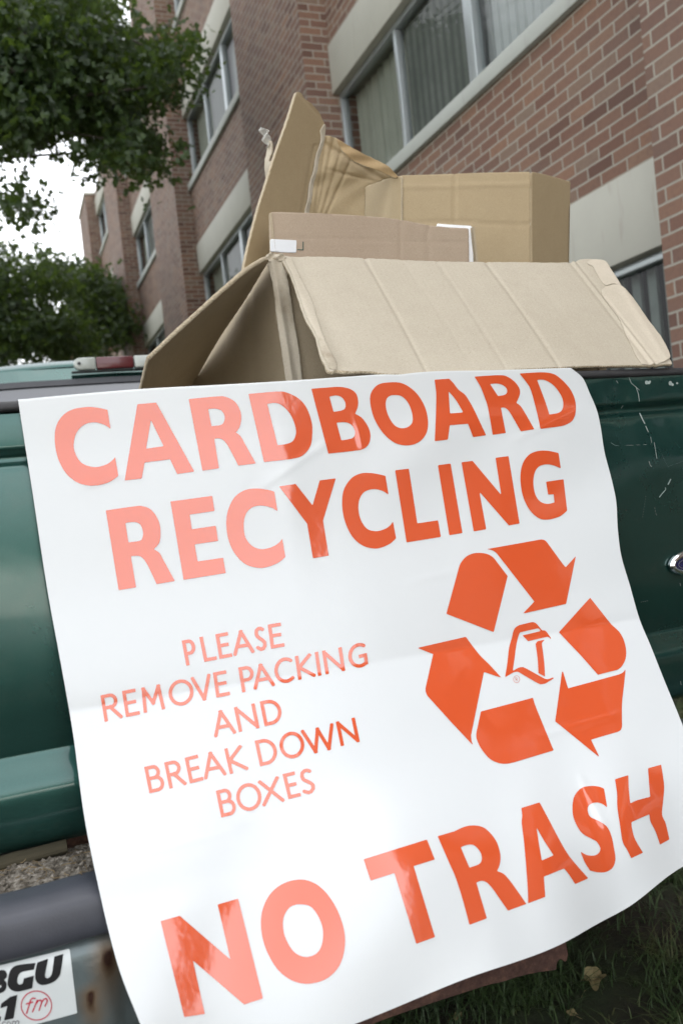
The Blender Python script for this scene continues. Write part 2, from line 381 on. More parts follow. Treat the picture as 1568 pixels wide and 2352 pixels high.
def blade_mat():
    m,n,b=newmat('grass_blades'); v=coords(n); c=ramp(n,noi(n,v,6,5,.7),[(.3,(.022,.045,.014)),(.52,(.045,.08,.022)),(.62,(.10,.10,.04)),(.7,(.04,.07,.02))]); n.links.new(c,b.inputs['Base Color']); b.inputs['Roughness'].default_value=.6; return m
M['blade']=blade_mat()
M['deadleaf']=basic('dead_leaf',(.23,.19,.09),.8,0,.3,60,.4,200)
M['grit']=None
def grit_mat():
    m,n,b=newmat('grit'); v=coords(n); c=ramp(n,noi(n,v,110,4,.8),[(.3,(.03,.025,.018)),(.45,(.10,.085,.065)),(.55,(.19,.17,.14)),(.68,(.36,.33,.29)),(.75,(.26,.15,.05))]); n.links.new(c,b.inputs['Base Color']); b.inputs['Roughness'].default_value=.95; return m
M['grit']=grit_mat()
M['twig']=basic('dry_twig',(.17,.125,.065),.9,0,.3,50)
M['wood']=basic('weathered_wood',(.040,.033,.016),.85,0,.3,40,.5,90)
def tape_mat():
    m,n,b=newmat('clear_tape'); out=n.nodes['Material Output']; t=nd(n,'BsdfTransparent'); mx=nd(n,'MixShader'); mx.inputs[0].default_value=.45
    b.inputs['Base Color'].default_value=(.6,.6,.57,1); b.inputs['Roughness'].default_value=.15; n.links.new(t.outputs[0],mx.inputs[1]); n.links.new(b.outputs[0],mx.inputs[2]); n.links.new(mx.outputs[0],out.inputs[0])
    bump(n,b,noi(n,coords(n),90,4),.8,.01); return m
M['tape']=tape_mat()
# ================================================================ SETTING
GZ=-.92
g=400
tag(mesh_obj('ground',[(-g,-g,GZ),(g,-g,GZ),(g,g,GZ),(-g,g,GZ)],[(0,1,2,3)],M['ground']),kind='structure')
pz=GZ+.006
tag(mesh_obj('pavement',[(-60,-60,pz),(40,-60,pz),(40,-3.4,pz),(-60,-3.4,pz)],[(0,1,2,3)],M['paving']),kind='structure')
# ---------------------------------------------------------------- building
XP,XR,XG,XB=2.8,3.05,3.14,3.9
bld=tag(empty('brick_building',(3.0,10,GZ)),'long brown brick building with shallow pilasters and bands of sliding windows beside the truck','building')
PIL=[(-6.6,-2.8),(1.2,3.04),(7.1,9.1),(12.9,14.9),(18.6,20.5),(24.2,26.2)]
ROWS=[1.44,3.93,6.27,8.60]; LH=.42; WH=1.0; TOP=9.35
def brick_box(name,a,b,parent):
    m=MB().box(a,b); o=m.build(name,M['brick'],parent)
    o.data.materials.append(M['brick_end'])
    for p in o.data.polygons: p.material_index=1 if abs(p.normal.y)>.5 else 0
    return o
ROOF=8.75
for k,(a,b) in enumerate(PIL):
    brick_box('pilaster',(XP,a,GZ),(XR+.35,b,ROOF+.0),bld)
    cp=MB().box((XP-.03,a-.03,ROOF+.002),(XR+.4,b+.03,ROOF+.07)).build('coping',M['panel'],bld,bevel=.004)
bays=[(PIL[i][1],PIL[i+1][0]) for i in range(len(PIL)-1)]
def window(parent,y0,y1,zs,zt,near):
    """zs: top of sill, zt: underside of panel"""
    w=empty('window',(XG,(y0+y1)/2,zs),parent)
    fr=MB(); t=.045
    fr.box((XG-.035,y0+.002,zt-t),(XG+.03,y1-.002,zt-.002)); fr.box((XG-.035,y0+.002,zs+.002),(XG+.03,y1-.002,zs+t))
    fr.box((XG-.036,y0+.003,zs+t+.001),(XG+.031,y0+.04,zt-t-.001)); fr.box((XG-.036,y1-.04,zs+t+.001),(XG+.031,y1-.003,zt-t-.001))
    ms=[(y1-1.15,.045),(y1-2.2,.10),(y1-3.15,.045)]
    for ym,wd in ms: fr.box((XG-.037,ym-wd/2,zs+t+.001),(XG+.032,ym+wd/2,zt-t-.001))
    fr.build('frame',M['alu'],w,bevel=.004)
    edges=[y0+.04]+[v for ym,wd in sorted(ms) for v in (ym-wd/2,ym+wd/2)]+[y1-.04]
    for q in range(4):
        a,b=edges[2*q],edges[2*q+1]
        mesh_obj('pane',[(XG+.005,a,zs+t),(XG+.005,b,zs+t),(XG+.005,b,zt-t),(XG+.005,a,zt-t)],[(3,2,1,0)],M['glass'],w)
    # slider screen in the second pane from the far end, fabric behind the others
    a,b=edges[4],edges[5]
    MB().box((XG+.045,a,zs+t),(XG+.05,b,zt-t)).build('screen',M['screen'],w)
    bl=MB(); a,b=edges[0],edges[3]+.25; n=int((b-a)/.022)
    for i in range(n+1):
        y=a+(b-a)*i/n; ph=(i%4)/4; x=XG+.10+.012*abs(ph*2-1)+.004*math.sin(i*.31)
        bl.v+=[(x,y,zs+.02),(x,y,zt-.01)]
    for i in range(n): bl.f.append((2*i,2*i+1,2*i+3,2*i+2))
    if near and zt<1.2:
        bl=MB(); n=int((b-a)/.12)
        for i in range(n):
            y=a+i*.12; bl.box((XG+.08,y,zs+.02),(XG+.10,y+.062,zt-.01))
    bl.build('blind',M['slat'] if near and zt<1.2 else M['blind'],w)
    a,b=edges[6],edges[7]; cv=MB(); n=60
    pr=[(a+(b-a)*i/n,XG+.12+.018*math.sin(i*.9)+.008*math.sin(i*2.3)) for i in range(n+1)]
    nb=0
    for (y,x) in pr: cv.v+=[(x,y,zs+.02),(x,y,zt-.01)]
    for i in range(n): cv.f.append((2*i,2*i+1,2*i+3,2*i+2))
    cv.build('curtain',M['curtain'],w,smooth=True)
    MB().box((XR-.04,y0+.001,zs-.10),(XG+.10,y1-.001,zs)).build('sill',M['sill'],w,bevel=.006)
for (y0,y1) in bays:
    prev=GZ
    for zt in ROWS:
        if zt-LH-WH-.1>prev: brick_box('wall',(XR,y0,prev),(XR+.3,y1,zt-LH-WH-.1),bld)
        MB().box((XR-.012,y0+.001,zt-LH),(XR+.29,y1-.001,zt)).build('precast_panel',M['panel'],bld,bevel=.006)
        window(bld,y0,y1,zt-LH-WH,zt-LH,y0<4)
        prev=zt
    if ROOF>prev: brick_box('wall',(XR,y0,prev),(XR+.3,y1,ROOF),bld)
# interior and hidden back of the block
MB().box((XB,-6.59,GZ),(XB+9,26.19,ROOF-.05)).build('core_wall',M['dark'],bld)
MB().box((XP-.02+.3,-6.6,ROOF+.071),(XB+9.1,26.2,ROOF+.13)).build('roof',M['panel'],bld)
# lower wing at the far end
wing=tag(empty('brick_wing',(3.0,30,GZ)),'lower far end of the brick block, past the last tall pilaster','building')
brick_box('wall',(3.05,26.25,GZ),(9,46,7.35),wing)
for y0 in (28.5,34.5,40.5):
    brick_box('pilaster',(2.8,y0,GZ),(3.049,y0+2,7.35),wing)
MB().box((2.77,26.26,7.352),(9.1,46.1,7.43)).build('coping',M['panel'],wing)
for y0 in (26.6,30.8,36.8):
    for zt in (1.44,3.93,6.27):
        f=MB().box((3.0,y0,zt-LH),(3.048,y0+3.2,zt)).build('precast_panel',M['panel'],wing)
        wd=empty('window',(3.02,y0,zt-LH-WH),wing)
        MB().box((3.015,y0,zt-LH-WH),(3.047,y0+3.2,zt-LH-.002)).build('pane',M['screen'],wd)
        fr=MB(); 
        for yy in (y0,y0+1,y0+2.05,y0+3.15): fr.box((3.0,yy,zt-LH-WH),(3.0148,yy+.05,zt-LH-.003))
        fr.build('frame',M['alu'],wd)
# ---------------------------------------------------------------- trees
def leaves(name,centres,mat,parent,per=46,rad=.27,size=.10,seed=1):
    r=np.random.default_rng(seed); Cn=np.array(centres); n=len(Cn)*per
    c=np.repeat(Cn,per,0)+r.normal(0,1,(n,3))*np.array([rad,rad,rad*.6])
    d=r.normal(0,1,(n,3)); d[:,2]-=.5; d/=np.linalg.norm(d,axis=1)[:,None]
    u=np.cross(d,r.normal(0,1,(n,3))); u/=np.linalg.norm(u,axis=1)[:,None]; nn=np.cross(d,u)
    s=size*r.uniform(.45,1.3,n)[:,None]
    # seven-point leaf with lobes: a zigzag outline folded on the midrib
    tmpl=[(0,0,0),(.22,.50,.06),(.42,.13,.02),(.80,.40,.05),(1.1,0,-.12),(.80,-.40,.05),(.42,-.13,.02),(.22,-.50,.06)]
    V=np.stack([c+s*(d*a+u*b+nn*h) for a,b,h in tmpl],1).reshape(-1,3)
    k=np.arange(n)*8
    F=np.concatenate([np.stack([k,k+1,k+2,k+4],1),np.stack([k+2,k+3,k+4,k+4],1)[:, :3],],0) if False else None
    q1=np.stack([k,k+1,k+2,k+4],1); q2=np.stack([k,k+4,k+6,k+7],1); t1=np.stack([k+2,k+3,k+4],1); t2=np.stack([k+4,k+5,k+6],1)
    faces=[tuple(x) for x in q1]+[tuple(x) for x in q2]+[tuple(x) for x in t1]+[tuple(x) for x in t2]
    return mesh_obj(name,V,faces,mat,parent)
def limb_mesh(base,top,targets,r0,seed,name,parent,mat,trunkname='trunk'):
    rg=random.Random(seed); base=Vector(base); top=Vector(top)
    m=MB(); n=8; pts=[base.lerp(top,i/n)+Vector((rg.uniform(-.08,.08),rg.uniform(-.08,.08),0)) for i in range(n+1)]
    m.tube(pts,[r0*(1.25 if i==0 else 1-.6*i/n) for i in range(n+1)],10); m.build(trunkname,mat,parent,smooth=True)
    b=MB()
    for t in targets:
        t=Vector(t); k=rg.randint(3,n-1); s=pts[k]; mid=s.lerp(t,.5)+Vector((rg.uniform(-.5,.5),rg.uniform(-.3,.3),rg.uniform(.6,1.3)))
        P=[s.lerp(mid,i/4).lerp(mid.lerp(t,i/4),i/4) for i in range(5)]
        rr=r0*.32*(1-.5*k/n); b.tube(P,[rr,rr*.75,rr*.5,rr*.32,rr*.14],6,False)
    b.build('limb',mat,parent,smooth=True)
def px_clusters(blobs,Y0,Y1,seed):
    r=random.Random(seed); out=[]
    for (cx,cy,rx,ry,n) in blobs:
        k=0
        while k<n:
            a,b=r.uniform(-1,1),r.uniform(-1,1)
            if a*a+b*b>1: continue
            out.append(atY(cx+a*rx,cy+b*ry,r.uniform(Y0,Y1))); k+=1
    return out
# big tree, its crown reaching into the frame from the upper left
t1=tag(empty('maple_tree',(-2.6,8.6,GZ)),'tall leafy tree whose dark crown hangs over the upper left of the photo','tree')
cl=px_clusters([(50,60,165,95,160),(205,45,70,50,32),(60,200,120,80,84),(180,150,80,55,34),(325,120,48,34,13),(385,130,45,15,8),(290,200,60,32,19),(190,215,50,30,20),
                (18,290,46,32,19),(85,295,40,26,11),(120,250,40,25,12),(225,262,40,22,14),(262,300,36,26,14),(300,345,44,36,14),(335,375,20,18,4),(235,360,22,18,4),(385,190,25,15,4),(2,440,10,6,1),(38,464,20,8,4),(52,484,8,5,2),(-120,250,60,130,40)],7.2,10.2,3)
r_=random.Random(5)
for i in range(300):
    a,b,c=[r_.gauss(0,1) for _ in range(3)]; l=math.sqrt(a*a+b*b+c*c); q=r_.uniform(.55,1)
    p=Vector((-2.9+a/l*3.3*q,8.6+b/l*3.2*q,6.7+c/l*2.6*q))
    if p.x/p.y<-.10: cl.append(tuple(p))
leaves('crown',cl,M['leaf'],t1,54,.15,.074,1)
limb_mesh((-2.6,8.6,GZ),(-2.4,8.7,7.2),[cl[i] for i in range(0,len(cl),11)],.2,2,'limb',t1,M['bark'])
def small_tree(name,label,x,y,blobs,Y0,Y1,extra,seed,mat,size):
    t=tag(empty(name,(x,y,GZ)),label,'tree'); cl=px_clusters(blobs,Y0,Y1,seed)+extra
    leaves('crown',cl,mat,t,70,.21,size,seed); limb_mesh((x,y,GZ),(x,y,3.2),[cl[i] for i in range(0,len(cl),9)],.14,seed,'limb',t,M['bark'])
small_tree('shade_tree','dark bushy tree behind the truck cab at the left edge of the photo',-.6,14.5,[(0,660,50,45,20),(45,745,78,50,30),(95,645,25,25,7),(128,610,7,22,5),(118,650,20,20,6),(-10,590,30,14,3),(0,790,60,50,22),(-80,660,80,130,60),(140,775,50,45,30)],13,16,[],21,M['leaf'],.09)
small_tree('young_tree','lighter green tree growing against the far bays of the brick building',1.75,19.5,[(205,695,46,42,28),(200,638,24,20,12),(215,772,72,35,32),(255,700,30,35,18),(285,738,22,10,5),(262,662,12,10,3),(175,660,18,18,8)],18,20.4,[],22,M['leaf2'],.10)
# ---------------------------------------------------------------- truck
TY=.95; TXC=.37; TX0,TX1=TXC-.70,TXC+.70
trk=tag(empty('pickup_truck',(TXC,2.6,GZ)),'dark green pickup truck parked beside the brick building, its bed full of cardboard','pickup truck')
def prof_smooth(p,n=3):
    out=[]
    for i in range(len(p)-1):
        p0=p[max(i-1,0)];a=p[i];b=p[i+1];p3=p[min(i+2,len(p)-1)]
        for k in range(n):
            t=k/n;t2=t*t;t3=t2*t
            out.append(tuple(.5*(2*a[j]+(-p0[j]+b[j])*t+(2*p0[j]-5*a[j]+4*b[j]-p3[j])*t2+(-p0[j]+3*a[j]-3*b[j]+p3[j])*t3) for j in (0,1)))
    out.append(p[-1]); return out
face=prof_smooth([(.952,.117),(.949,.112),(.9485,.083),(.950,.078),(.9555,.073),(.9555,.067),(.950,.061),(.948,.054),(.946,.02),(.9445,-.04),(.9445,-.11),(.947,-.18),(.951,-.228),(.9515,-.236),(.948,-.243),(.938,-.256),(.9335,-.268),(.933,-.285),(.934,-.31),(.937,-.322),(.944,-.329)],3)
prof=face+[(.995,-.329),(.998,-.32),(.998,.117)]
def dent(p):
    x,y,z=p
    if y<.97:
        y+=.0035*math.exp(-((x-.775)**2+(z-.085)**2)/.0006)+.003*math.exp(-((x-.86)**2/.0012+(z-.055)**2/.0006))-.0015*math.exp(-((x-.84)**2/.01+(z-.02)**2/.002))
        y+=.0009*noise.noise(Vector((x*7,0,z*7)))
    return (x,y,z)
tg=MB().extrude_x(prof,TX0,TX1,160,True,dent).build('tailgate',M['paint'],trk); sharp(tg,30)
capp=prof_smooth([(.950,.1175),(.9465,.1195),(.9460,.1235),(.949,.1275),(.956,.1288),(.985,.1288),(1.000,.1275),(1.004,.1235),(1.003,.1180)],2)
cap=MB().extrude_x(capp,TX0-.005,TX1+.005,40,True,lambda p:(p[0],p[1],p[2]+.0003-.0062*max(0,min(1,(p[0]-.62)/.29))+.0005*noise.noise(Vector((p[0]*9,3,0))))).build('top_cap',M['black'],tg,smooth=True); sharp(cap,50)
# badge
em=atY(1533,1300,.9435); bx=em[0]+.046; bz=em[2]
def ellipsoid_ring(name,rx,rz,mat,parent,y0,depth,n=48,prof=None):
    m=MB(); prof=prof or [(1,0),(.98,.5),(.93,.85),(.86,1),(.80,.9),(.76,.6)]
    for (s,h) in prof:
        for k in range(n):
            t=2*math.pi*k/n; ox=(1-s)*.040
            m.v.append((bx+(rx-ox)*math.cos(t),y0-depth*h,bz+(rz-ox)*math.sin(t)))
    for i in range(len(prof)-1):
        for k in range(n): m.f.append((i*n+k,i*n+(k+1)%n,(i+1)*n+(k+1)%n,(i+1)*n+k))
    m.f.append(tuple((len(prof)-1)*n+k for k in range(n)))
    return m.build(name,mat,parent,smooth=False)
bd=sharp(ellipsoid_ring('badge',.046,.0195,M['chrome'],tg,.9435,.0065),25)
pl=sharp(ellipsoid_ring('badge_plate',.0365,.0115,M['blue'],bd,.9398,.0016,48,[(1,0),(1,.9),(.9,1.0)]),40)
# thin silver oval on the plate
m=MB(); n=64
for s in (0,.0007):
    for k in range(n):
        t=2*math.pi*k/n; m.v.append((bx+(.0335-s)*math.cos(t),.93745,bz+(.0090-s)*math.sin(t)))
for k in range(n): m.f.append((k,(k+1)%n,n+(k+1)%n,n+k))
m.build('badge_line',M['silver'],bd)
# bed
MB().box((TX0-.07,.985,-.34),(TX0-.004,2.86,.105)).build('bed_side',M['paint'],trk,bevel=.02,seg=4)
MB().box((TX1+.004,.985,-.34),(TX1+.07,2.86,.105)).build('bed_side',M['paint'],trk,bevel=.02,seg=4)
MB().box((TX0-.072,.99,.1055),(TX0-.002,2.86,.118)).build('bed_rail',M['black'],trk,bevel=.004)
MB().box((TX1+.002,.99,.1055),(TX1+.072,2.86,.118)).build('bed_rail',M['black'],trk,bevel=.004)
MB().box((TX0,1.0,-.34),(TX1,2.86,-.32)).build('bed_floor',M['black'],trk)
MB().box((TX0,2.80,-.318),(TX1,2.86,.10)).build('bed_front',M['paint'],trk)
for sx in (-1,1):
    m=MB().box((TXC+sx*.735-.04,.955,-.26),(TXC+sx*.735+.03,.984,.06)); m.build('tail_light',M['red_lens'],trk,bevel=.008)
# cab
def cab_section(y,ht,zb,half_t,half_b):
    pts=[]; n=14
    for i in range(n+1):
        u=-1+2*i/n; x=TXC+half_t*math.copysign(1-(1-abs(u))**1.0,u) if False else TXC+half_t*u
        z=ht-.050*abs(u)**2.6
        pts.append((x,y,z))
    return [(TXC-half_b,y,zb)]+pts+[(TXC+half_b,y,zb)]
secs=[(2.935,.500,-.30,.60,.72),(2.937,.508,-.30,.60,.72),(2.955,.523,-.30,.605,.72),(3.05,.540,-.30,.61,.72),(3.5,.545,-.30,.61,.72),(3.75,.52,-.30,.60,.72),(4.15,.13,-.30,.64,.72),(5.0,.06,-.30,.66,.72),(5.2,-.02,-.30,.66,.72)]
m=MB()
for s in secs: m.v+=cab_section(*s)
k=len(cab_section(*secs[0]))
for i in range(len(secs)-1):
    for j in range(k-1): m.f.append((i*k+j,i*k+j+1,(i+1)*k+j+1,(i+1)*k+j))
m.f.append(tuple((len(secs)-1)*k+j for j in range(k)))
cab=m.build('cab',M['paint'],trk); sharp(cab,35)
# back wall of the cab as a frame round the window
WZ=.448; m=MB()
bw=[(TXC-.60,.442),(TXC-.45,.480),(TXC-.3,.4875),(TXC,.492),(TXC+.3,.4875),(TXC+.45,.480),(TXC+.60,.442)]
win=[(TXC-.52,.425),(TXC-.45,.444),(TXC-.3,.449),(TXC,.452),(TXC+.3,.449),(TXC+.45,.444),(TXC+.52,.425)]
for (x,z) in bw: m.v.append((x,2.936,z+.006))
for (x,z) in win: m.v.append((x,2.893,z))
for i in range(6): m.f.append((i,i+1,7+i+1,7+i))
b0=len(m.v); m.v+=[(TXC-.72,2.90,-.30),(TXC-.56,2.803,.06),(TXC+.56,2.803,.06),(TXC+.72,2.90,-.30)]
m.f+=[(0,7,b0+1,b0),(6,b0+3,b0+2,13),(b0,b0+1,b0+2,b0+3)]
m.build('back_panel',M['paint'],cab)
m=MB(); out=[(x,z+.001) for x,z in win]+[(TXC+.56,.059),(TXC-.56,.059)]; cxm,czm=TXC,.26
inn=[(cxm+(x-cxm)*.965,czm+(z-czm)*.90) for x,z in out]
sl_=lambda z:-.23*(.45-z)
n=len(out); m.v=[(x,2.890+sl_(z),z) for x,z in out]+[(x,2.886+sl_(z),z) for x,z in inn]+[(x,2.896+sl_(z),z) for x,z in inn]
for i in range(n): m.f+=[(i,(i+1)%n,n+(i+1)%n,n+i),(n+i,n+(i+1)%n,2*n+(i+1)%n,2*n+i)]
wn=m.build('rear_window',M['seal'],cab)
m=MB(); m.v=[(x,2.894+sl_(z),z) for x,z in inn]; m.f=[tuple(range(n))]
mglass=basic('tinted_rear_glass',(.055,.062,.075),.10,0,.2,5,0,60,1.0,1.7)
m.build('pane',mglass,wn)
for sx in (-1,1):
    m=MB(); x=TXC+sx*.6795; 
    m.v=[(TXC+sx*.632,2.99,.44),(TXC+sx*.632,3.62,.44),(TXC+sx*.695,3.95,.10),(TXC+sx*.695,2.99,.10)]; m.f=[(0,1,2,3)]
    m.build('side_window',mglass,cab)
# high-mounted brake light with cargo lamps
bl=empty('brake_light',(TXC,2.88,.4975),trk)
def lens(x0,x1,mat,name,rl,rr):
    m=MB(); z0,z1=.4775,.5165; zc=(z0+z1)/2; h=(z1-z0)/2; pts=[]
    nseg=8
    if rl:
        for i in range(nseg+1): t=math.pi/2+math.pi*i/nseg; pts.append((x0+h+h*math.cos(t),zc+h*math.sin(t)))
    else: pts+=[(x0,z1),(x0,z0)]
    if rr:
        for i in range(nseg+1): t=-math.pi/2+math.pi*i/nseg; pts.append((x1-h+h*math.cos(t),zc+h*math.sin(t)))
    else: pts+=[(x1,z0),(x1,z1)]
    n=len(pts); m.v=[(x,2.905,z) for x,z in pts]+[(x,2.875,z) for x,z in pts]
    m.f=[tuple(range(n)),tuple(range(2*n-1,n-1,-1))]+[(i,(i+1)%n,n+(i+1)%n,n+i) for i in range(n)]
    return m.build(name,mat,bl,bevel=.004)
lens(.240,.3085,M['clear_lens'],'clear_lens',True,False); lens(.3105,.4295,M['red_lens'],'red_lens',False,False); lens(.4315,.500,M['clear_lens'],'clear_lens',False,True)
mm=MB().box((.232,2.888,.4705),(.508,2.909,.4765)); mm.build('lamp_gasket',M['black'],bl,bevel=.002)
for xx in (.2565,.4835):
    m=MB().tube([(xx,2.8755,.4975),(xx,2.8725,.4975)],.0055,12); m.build('screw',M['black'],bl)
# wheels
for sx in (-1,1):
    for wy in (1.75,4.6):
        wl=empty('wheel',(TXC+sx*.68,wy,GZ+.33),trk)
        m=MB(); P=[(.33,-.07),(.335,0),(.33,.07),(.31,.095),(.20,.10),(.20,-.10),(.31,-.095)]; n=32; 
        for (r,x) in P:
            for k in range(n): t=2*math.pi*k/n; m.v.append((TXC+sx*.68+x,wy+r*math.cos(t),GZ+.335+r*math.sin(t)))
        for i in range(len(P)):
            for k in range(n): m.f.append((i*n+k,i*n+(k+1)%n,((i+1)%len(P))*n+(k+1)%n,((i+1)%len(P))*n+k))
        sharp(m.build('tyre',M['rubber'],wl),40)
        MB().tube([(TXC+sx*.68-.06,wy,GZ+.335),(TXC+sx*.68+.07,wy,GZ+.335)],.199,28).build('rim',M['silver'],wl)
MB().box((TXC-.45,1.05,-.52),(TXC-.37,5.0,-.44)).build('chassis_rail',M['black'],trk)
MB().box((TXC+.37,1.05,-.52),(TXC+.45,5.0,-.44)).build('chassis_rail',M['black'],trk)
MB().tube([(TXC-.6,1.75,GZ+.335),(TXC+.6,1.75,GZ+.335)],.045,12).build('axle',M['rust'],trk)
# bumper
bp=prof_smooth([(.925,-.352),(.905,-.345),(.846,-.337),(.842,-.345),(.832,-.372),(.818,-.384),(.8135,-.395),(.8130,-.42),(.8130,-.445),(.816,-.467),(.825,-.478),(.845,-.484)],3)
bprof=bp+[(.93,-.484),(.93,-.354)]
def bdent(p):
    x,y,z=p
    if y<.84 and z<-.38:
        y+=.010*math.exp(-((x-.058)**2/.00035+(z+.44)**2/.0016))-.004*math.exp(-((x-.035)**2/.0002+(z+.455)**2/.003))+.0012*noise.noise(Vector((x*14,1,z*14)))
    return (x,y,z)
bmp=MB().extrude_x(bprof,TXC-.80,TXC+.80,300,True,bdent).build('bumper',M['steel'],trk); sharp(bmp,35)
pp=prof_smooth([(.858,-.3385),(.856,-.3345),(.849,-.3315),(.843,-.332),(.832,-.3335),(.822,-.3375),(.8145,-.343),(.8115,-.355),(.8105,-.368),(.8125,-.3755),(.8165,-.3775),(.8215,-.3775)],3)
pad=MB().extrude_x(pp+[(.828,-.373),(.842,-.340)],TXC-.72,TXC+.72,120,True,lambda p:(p[0],p[1]+.0005*noise.noise(Vector((p[0]*12,0,p[2]*30))),p[2]+.0008*noise.noise(Vector((p[0]*25,0,0))))).build('bumper_pad',M['pad'],bmp); sharp(pad,60)
# rusty lower lip with a torn right end
def on(Y): return lambda x,y: atY(x,y,Y)
lip=outline_panel('lower_lip',[(500,2300),(1300,2100),(1299,2163),(1307,2195),(1302,2212,1),(1290,2204,1),(1281,2214,1),(1280,2228,1),(1270,2231),(1235,2235,1),(1198,2242,1),(1150,2255,1),(1109,2264,1),(1000,2300,1),(897,2338,1),(780,2385),(500,2480)],[atY(600,2300,.845),atY(1200,2200,.845),atY(900,2400,.838)],M['rust'],bmp,4,lambda x,y:.002*np.sin(x*.013)+.0012*np.sin(y*.05+x*.02),.004)
# sticker on the bumper
TS=lambda x,y:((x*.3827)/1.49,(2650+y*.3827)/1.49)
YS=.8128
def raydec(field,surf,name,mat,parent,off=.0005,normals=True):
    V,F=field.mesh(); me=surf.data; mw=surf.matrix_world.copy(); p=surf; tr=Vector((0,0,0))
    while p: tr+=p.location; p=p.parent
    co=[v.co+tr for v in me.vertices]; tri=BVHTree.FromPolygons(co,[tuple(q.vertices) for q in me.polygons])
    vn=[v.normal.copy() for v in me.vertices]; P=[];N=[];ok=[]
    for (x,y) in V:
        d=Vector(ray(x,y)).normalized(); loc,nor,idx,_=tri.ray_cast(Vector((0,0,0)),d)
        if loc is None: P.append(Vector((0,0,0)));N.append(Vector((0,-1,0)));ok.append(False);continue
        vs=me.polygons[idx].vertices; ws=[1/((loc-co[i]).length+1e-6) for i in vs]; nn=Vector((0,0,0))
        # bilinear-ish weights from the distance to each corner
        if len(vs)==4:
            A,B,D_=co[vs[0]],co[vs[1]],co[vs[3]]; e1=B-A;e2=D_-A;q=loc-A
            a11,a12,a22=e1.dot(e1),e1.dot(e2),e2.dot(e2);b1,b2=q.dot(e1),q.dot(e2);de=a11*a22-a12*a12+1e-20
            s=min(1,max(0,(b1*a22-b2*a12)/de));t=min(1,max(0,(b2*a11-b1*a12)/de)); ws=[(1-s)*(1-t),s*(1-t),s*t,(1-s)*t]
        for w_,i in zip(ws,vs): nn+=vn[i]*w_
        nn.normalize()
        if nn.dot(d)>0: nn=-nn
        P.append(loc+nn*off);N.append(nn);ok.append(True)
    F=[f for f in F if all(ok[i] for i in f)]
    used=sorted({i for f in F for i in f}); mp={o:k for k,o in enumerate(used)}
    P=[P[i] for i in used]; N=[N[i] for i in used]; F=[tuple(mp[i] for i in f) for f in F]
    if not F: return None
    a,b,c=[P[i] for i in F[0][:3]]
    if (b-a).cross(c-a).dot(N[F[0][0]])<0: F=[f[::-1] for f in F]
    o=mesh_obj(name,P,F,mat,parent,True)
    if normals: o.data.normals_split_custom_set_from_vertices([tuple(q) for q in N])
    return o
f=Field(-60,2180,275,2400,3); f.add([TS(*p) for p in [(-250,1772),(625,1560),(693,2132),(-180,2370)]])
stk=raydec(f,bmp,'sticker',M['sticker'],bmp,.0006)
f=Field(-10,2180,200,2400,1.4)
def A(f,T,outer,*holes): f.add(contour(outer,T),[contour(h,T) for h in holes])
A(f,TS,[(-40,1768),(20,1752,1),(50,1758,1),(66,1785,1),(62,1815,1),(38,1838),(58,1852,1),(62,1890,1),(45,1932,1),(0,1955,1),(-40,1965)],[(-20,1888),(12,1880,1),(16,1895,1),(0,1908),(-20,1908)])
A(f,TS,[(322,1688),(306,1745),(215,1762,1),(178,1780,1),(160,1820,1),(158,1858,1),(175,1876,1),(205,1865),(217,1820),(306,1796),(290,1908),(215,1928,1),(150,1938,1),(100,1920,1),(72,1880,1),(75,1820,1),(95,1755,1),(135,1718,1),(200,1702,1)])
A(f,TS,[(337,1684),(434,1650),(407,1775,1),(408,1808,1),(428,1820,1),(455,1800,1),(470,1755,1),(488,1632),(569,1608),(547,1750,1),(532,1800,1),(490,1845,1),(430,1872,1),(370,1878,1),(328,1850,1),(316,1800,1),(322,1740,1)])
A(f,TS,[(158,1966),(92,1985),(14,2046),(6,2088),(68,2066),(38,2196),(124,2178)]); A(f,TS,[(-12,2160),(14,2158),(6,2204),(-18,2208)])
raydec(f,bmp,'lettering',M['ink_black'],stk,.0011)
def ell(cx,cy,rx,ry,T,n=40,rot=0): return [T(cx+rx*math.cos(2*math.pi*i/n)*math.cos(rot)-ry*math.sin(2*math.pi*i/n)*math.sin(rot),cy+rx*math.cos(2*math.pi*i/n)*math.sin(rot)+ry*math.sin(2*math.pi*i/n)*math.cos(rot)) for i in range(n)]
f=Field(40,2250,140,2400,.8); f.add(ell(328,2062,140,134,TS),[ell(328,2062,131,125,TS)])
def st(f,T,segs,hw,**k): f.strokes([[T(*p) for p in s] for s in segs],hw,**k)
st(f,TS,[[(318,1998),(295,1995),(276,2010),(262,2060),(240,2132)],[(238,2048),(295,2030)],[(335,2015),(293,2118)],[(325,2045),(345,2018),(366,2012),(376,2030),(352,2104)],[(376,2032),(392,2008),(412,1998),(425,2012),(420,2036),(404,2066)]],1.5,ext=False)
raydec(f,bmp,'round_mark',M['ink_red'],stk,.0012)
f=Field(-10,2300,80,2420,.8); st(f,TS,[[(52,2210),(36,2206),(22,2220),(22,2238),(36,2248),(52,2242)],[(80,2205),(66,2216),(66,2234),(80,2243),(96,2233),(96,2214),(80,2205)],[(112,2240),(116,2202)],[(116,2212),(130,2200),(142,2208),(140,2236)],[(142,2210),(158,2196),(172,2204),(168,2230)]],1.1,ext=False)
raydec(f,bmp,'small_print',M['ink_grey'],stk,.0012)
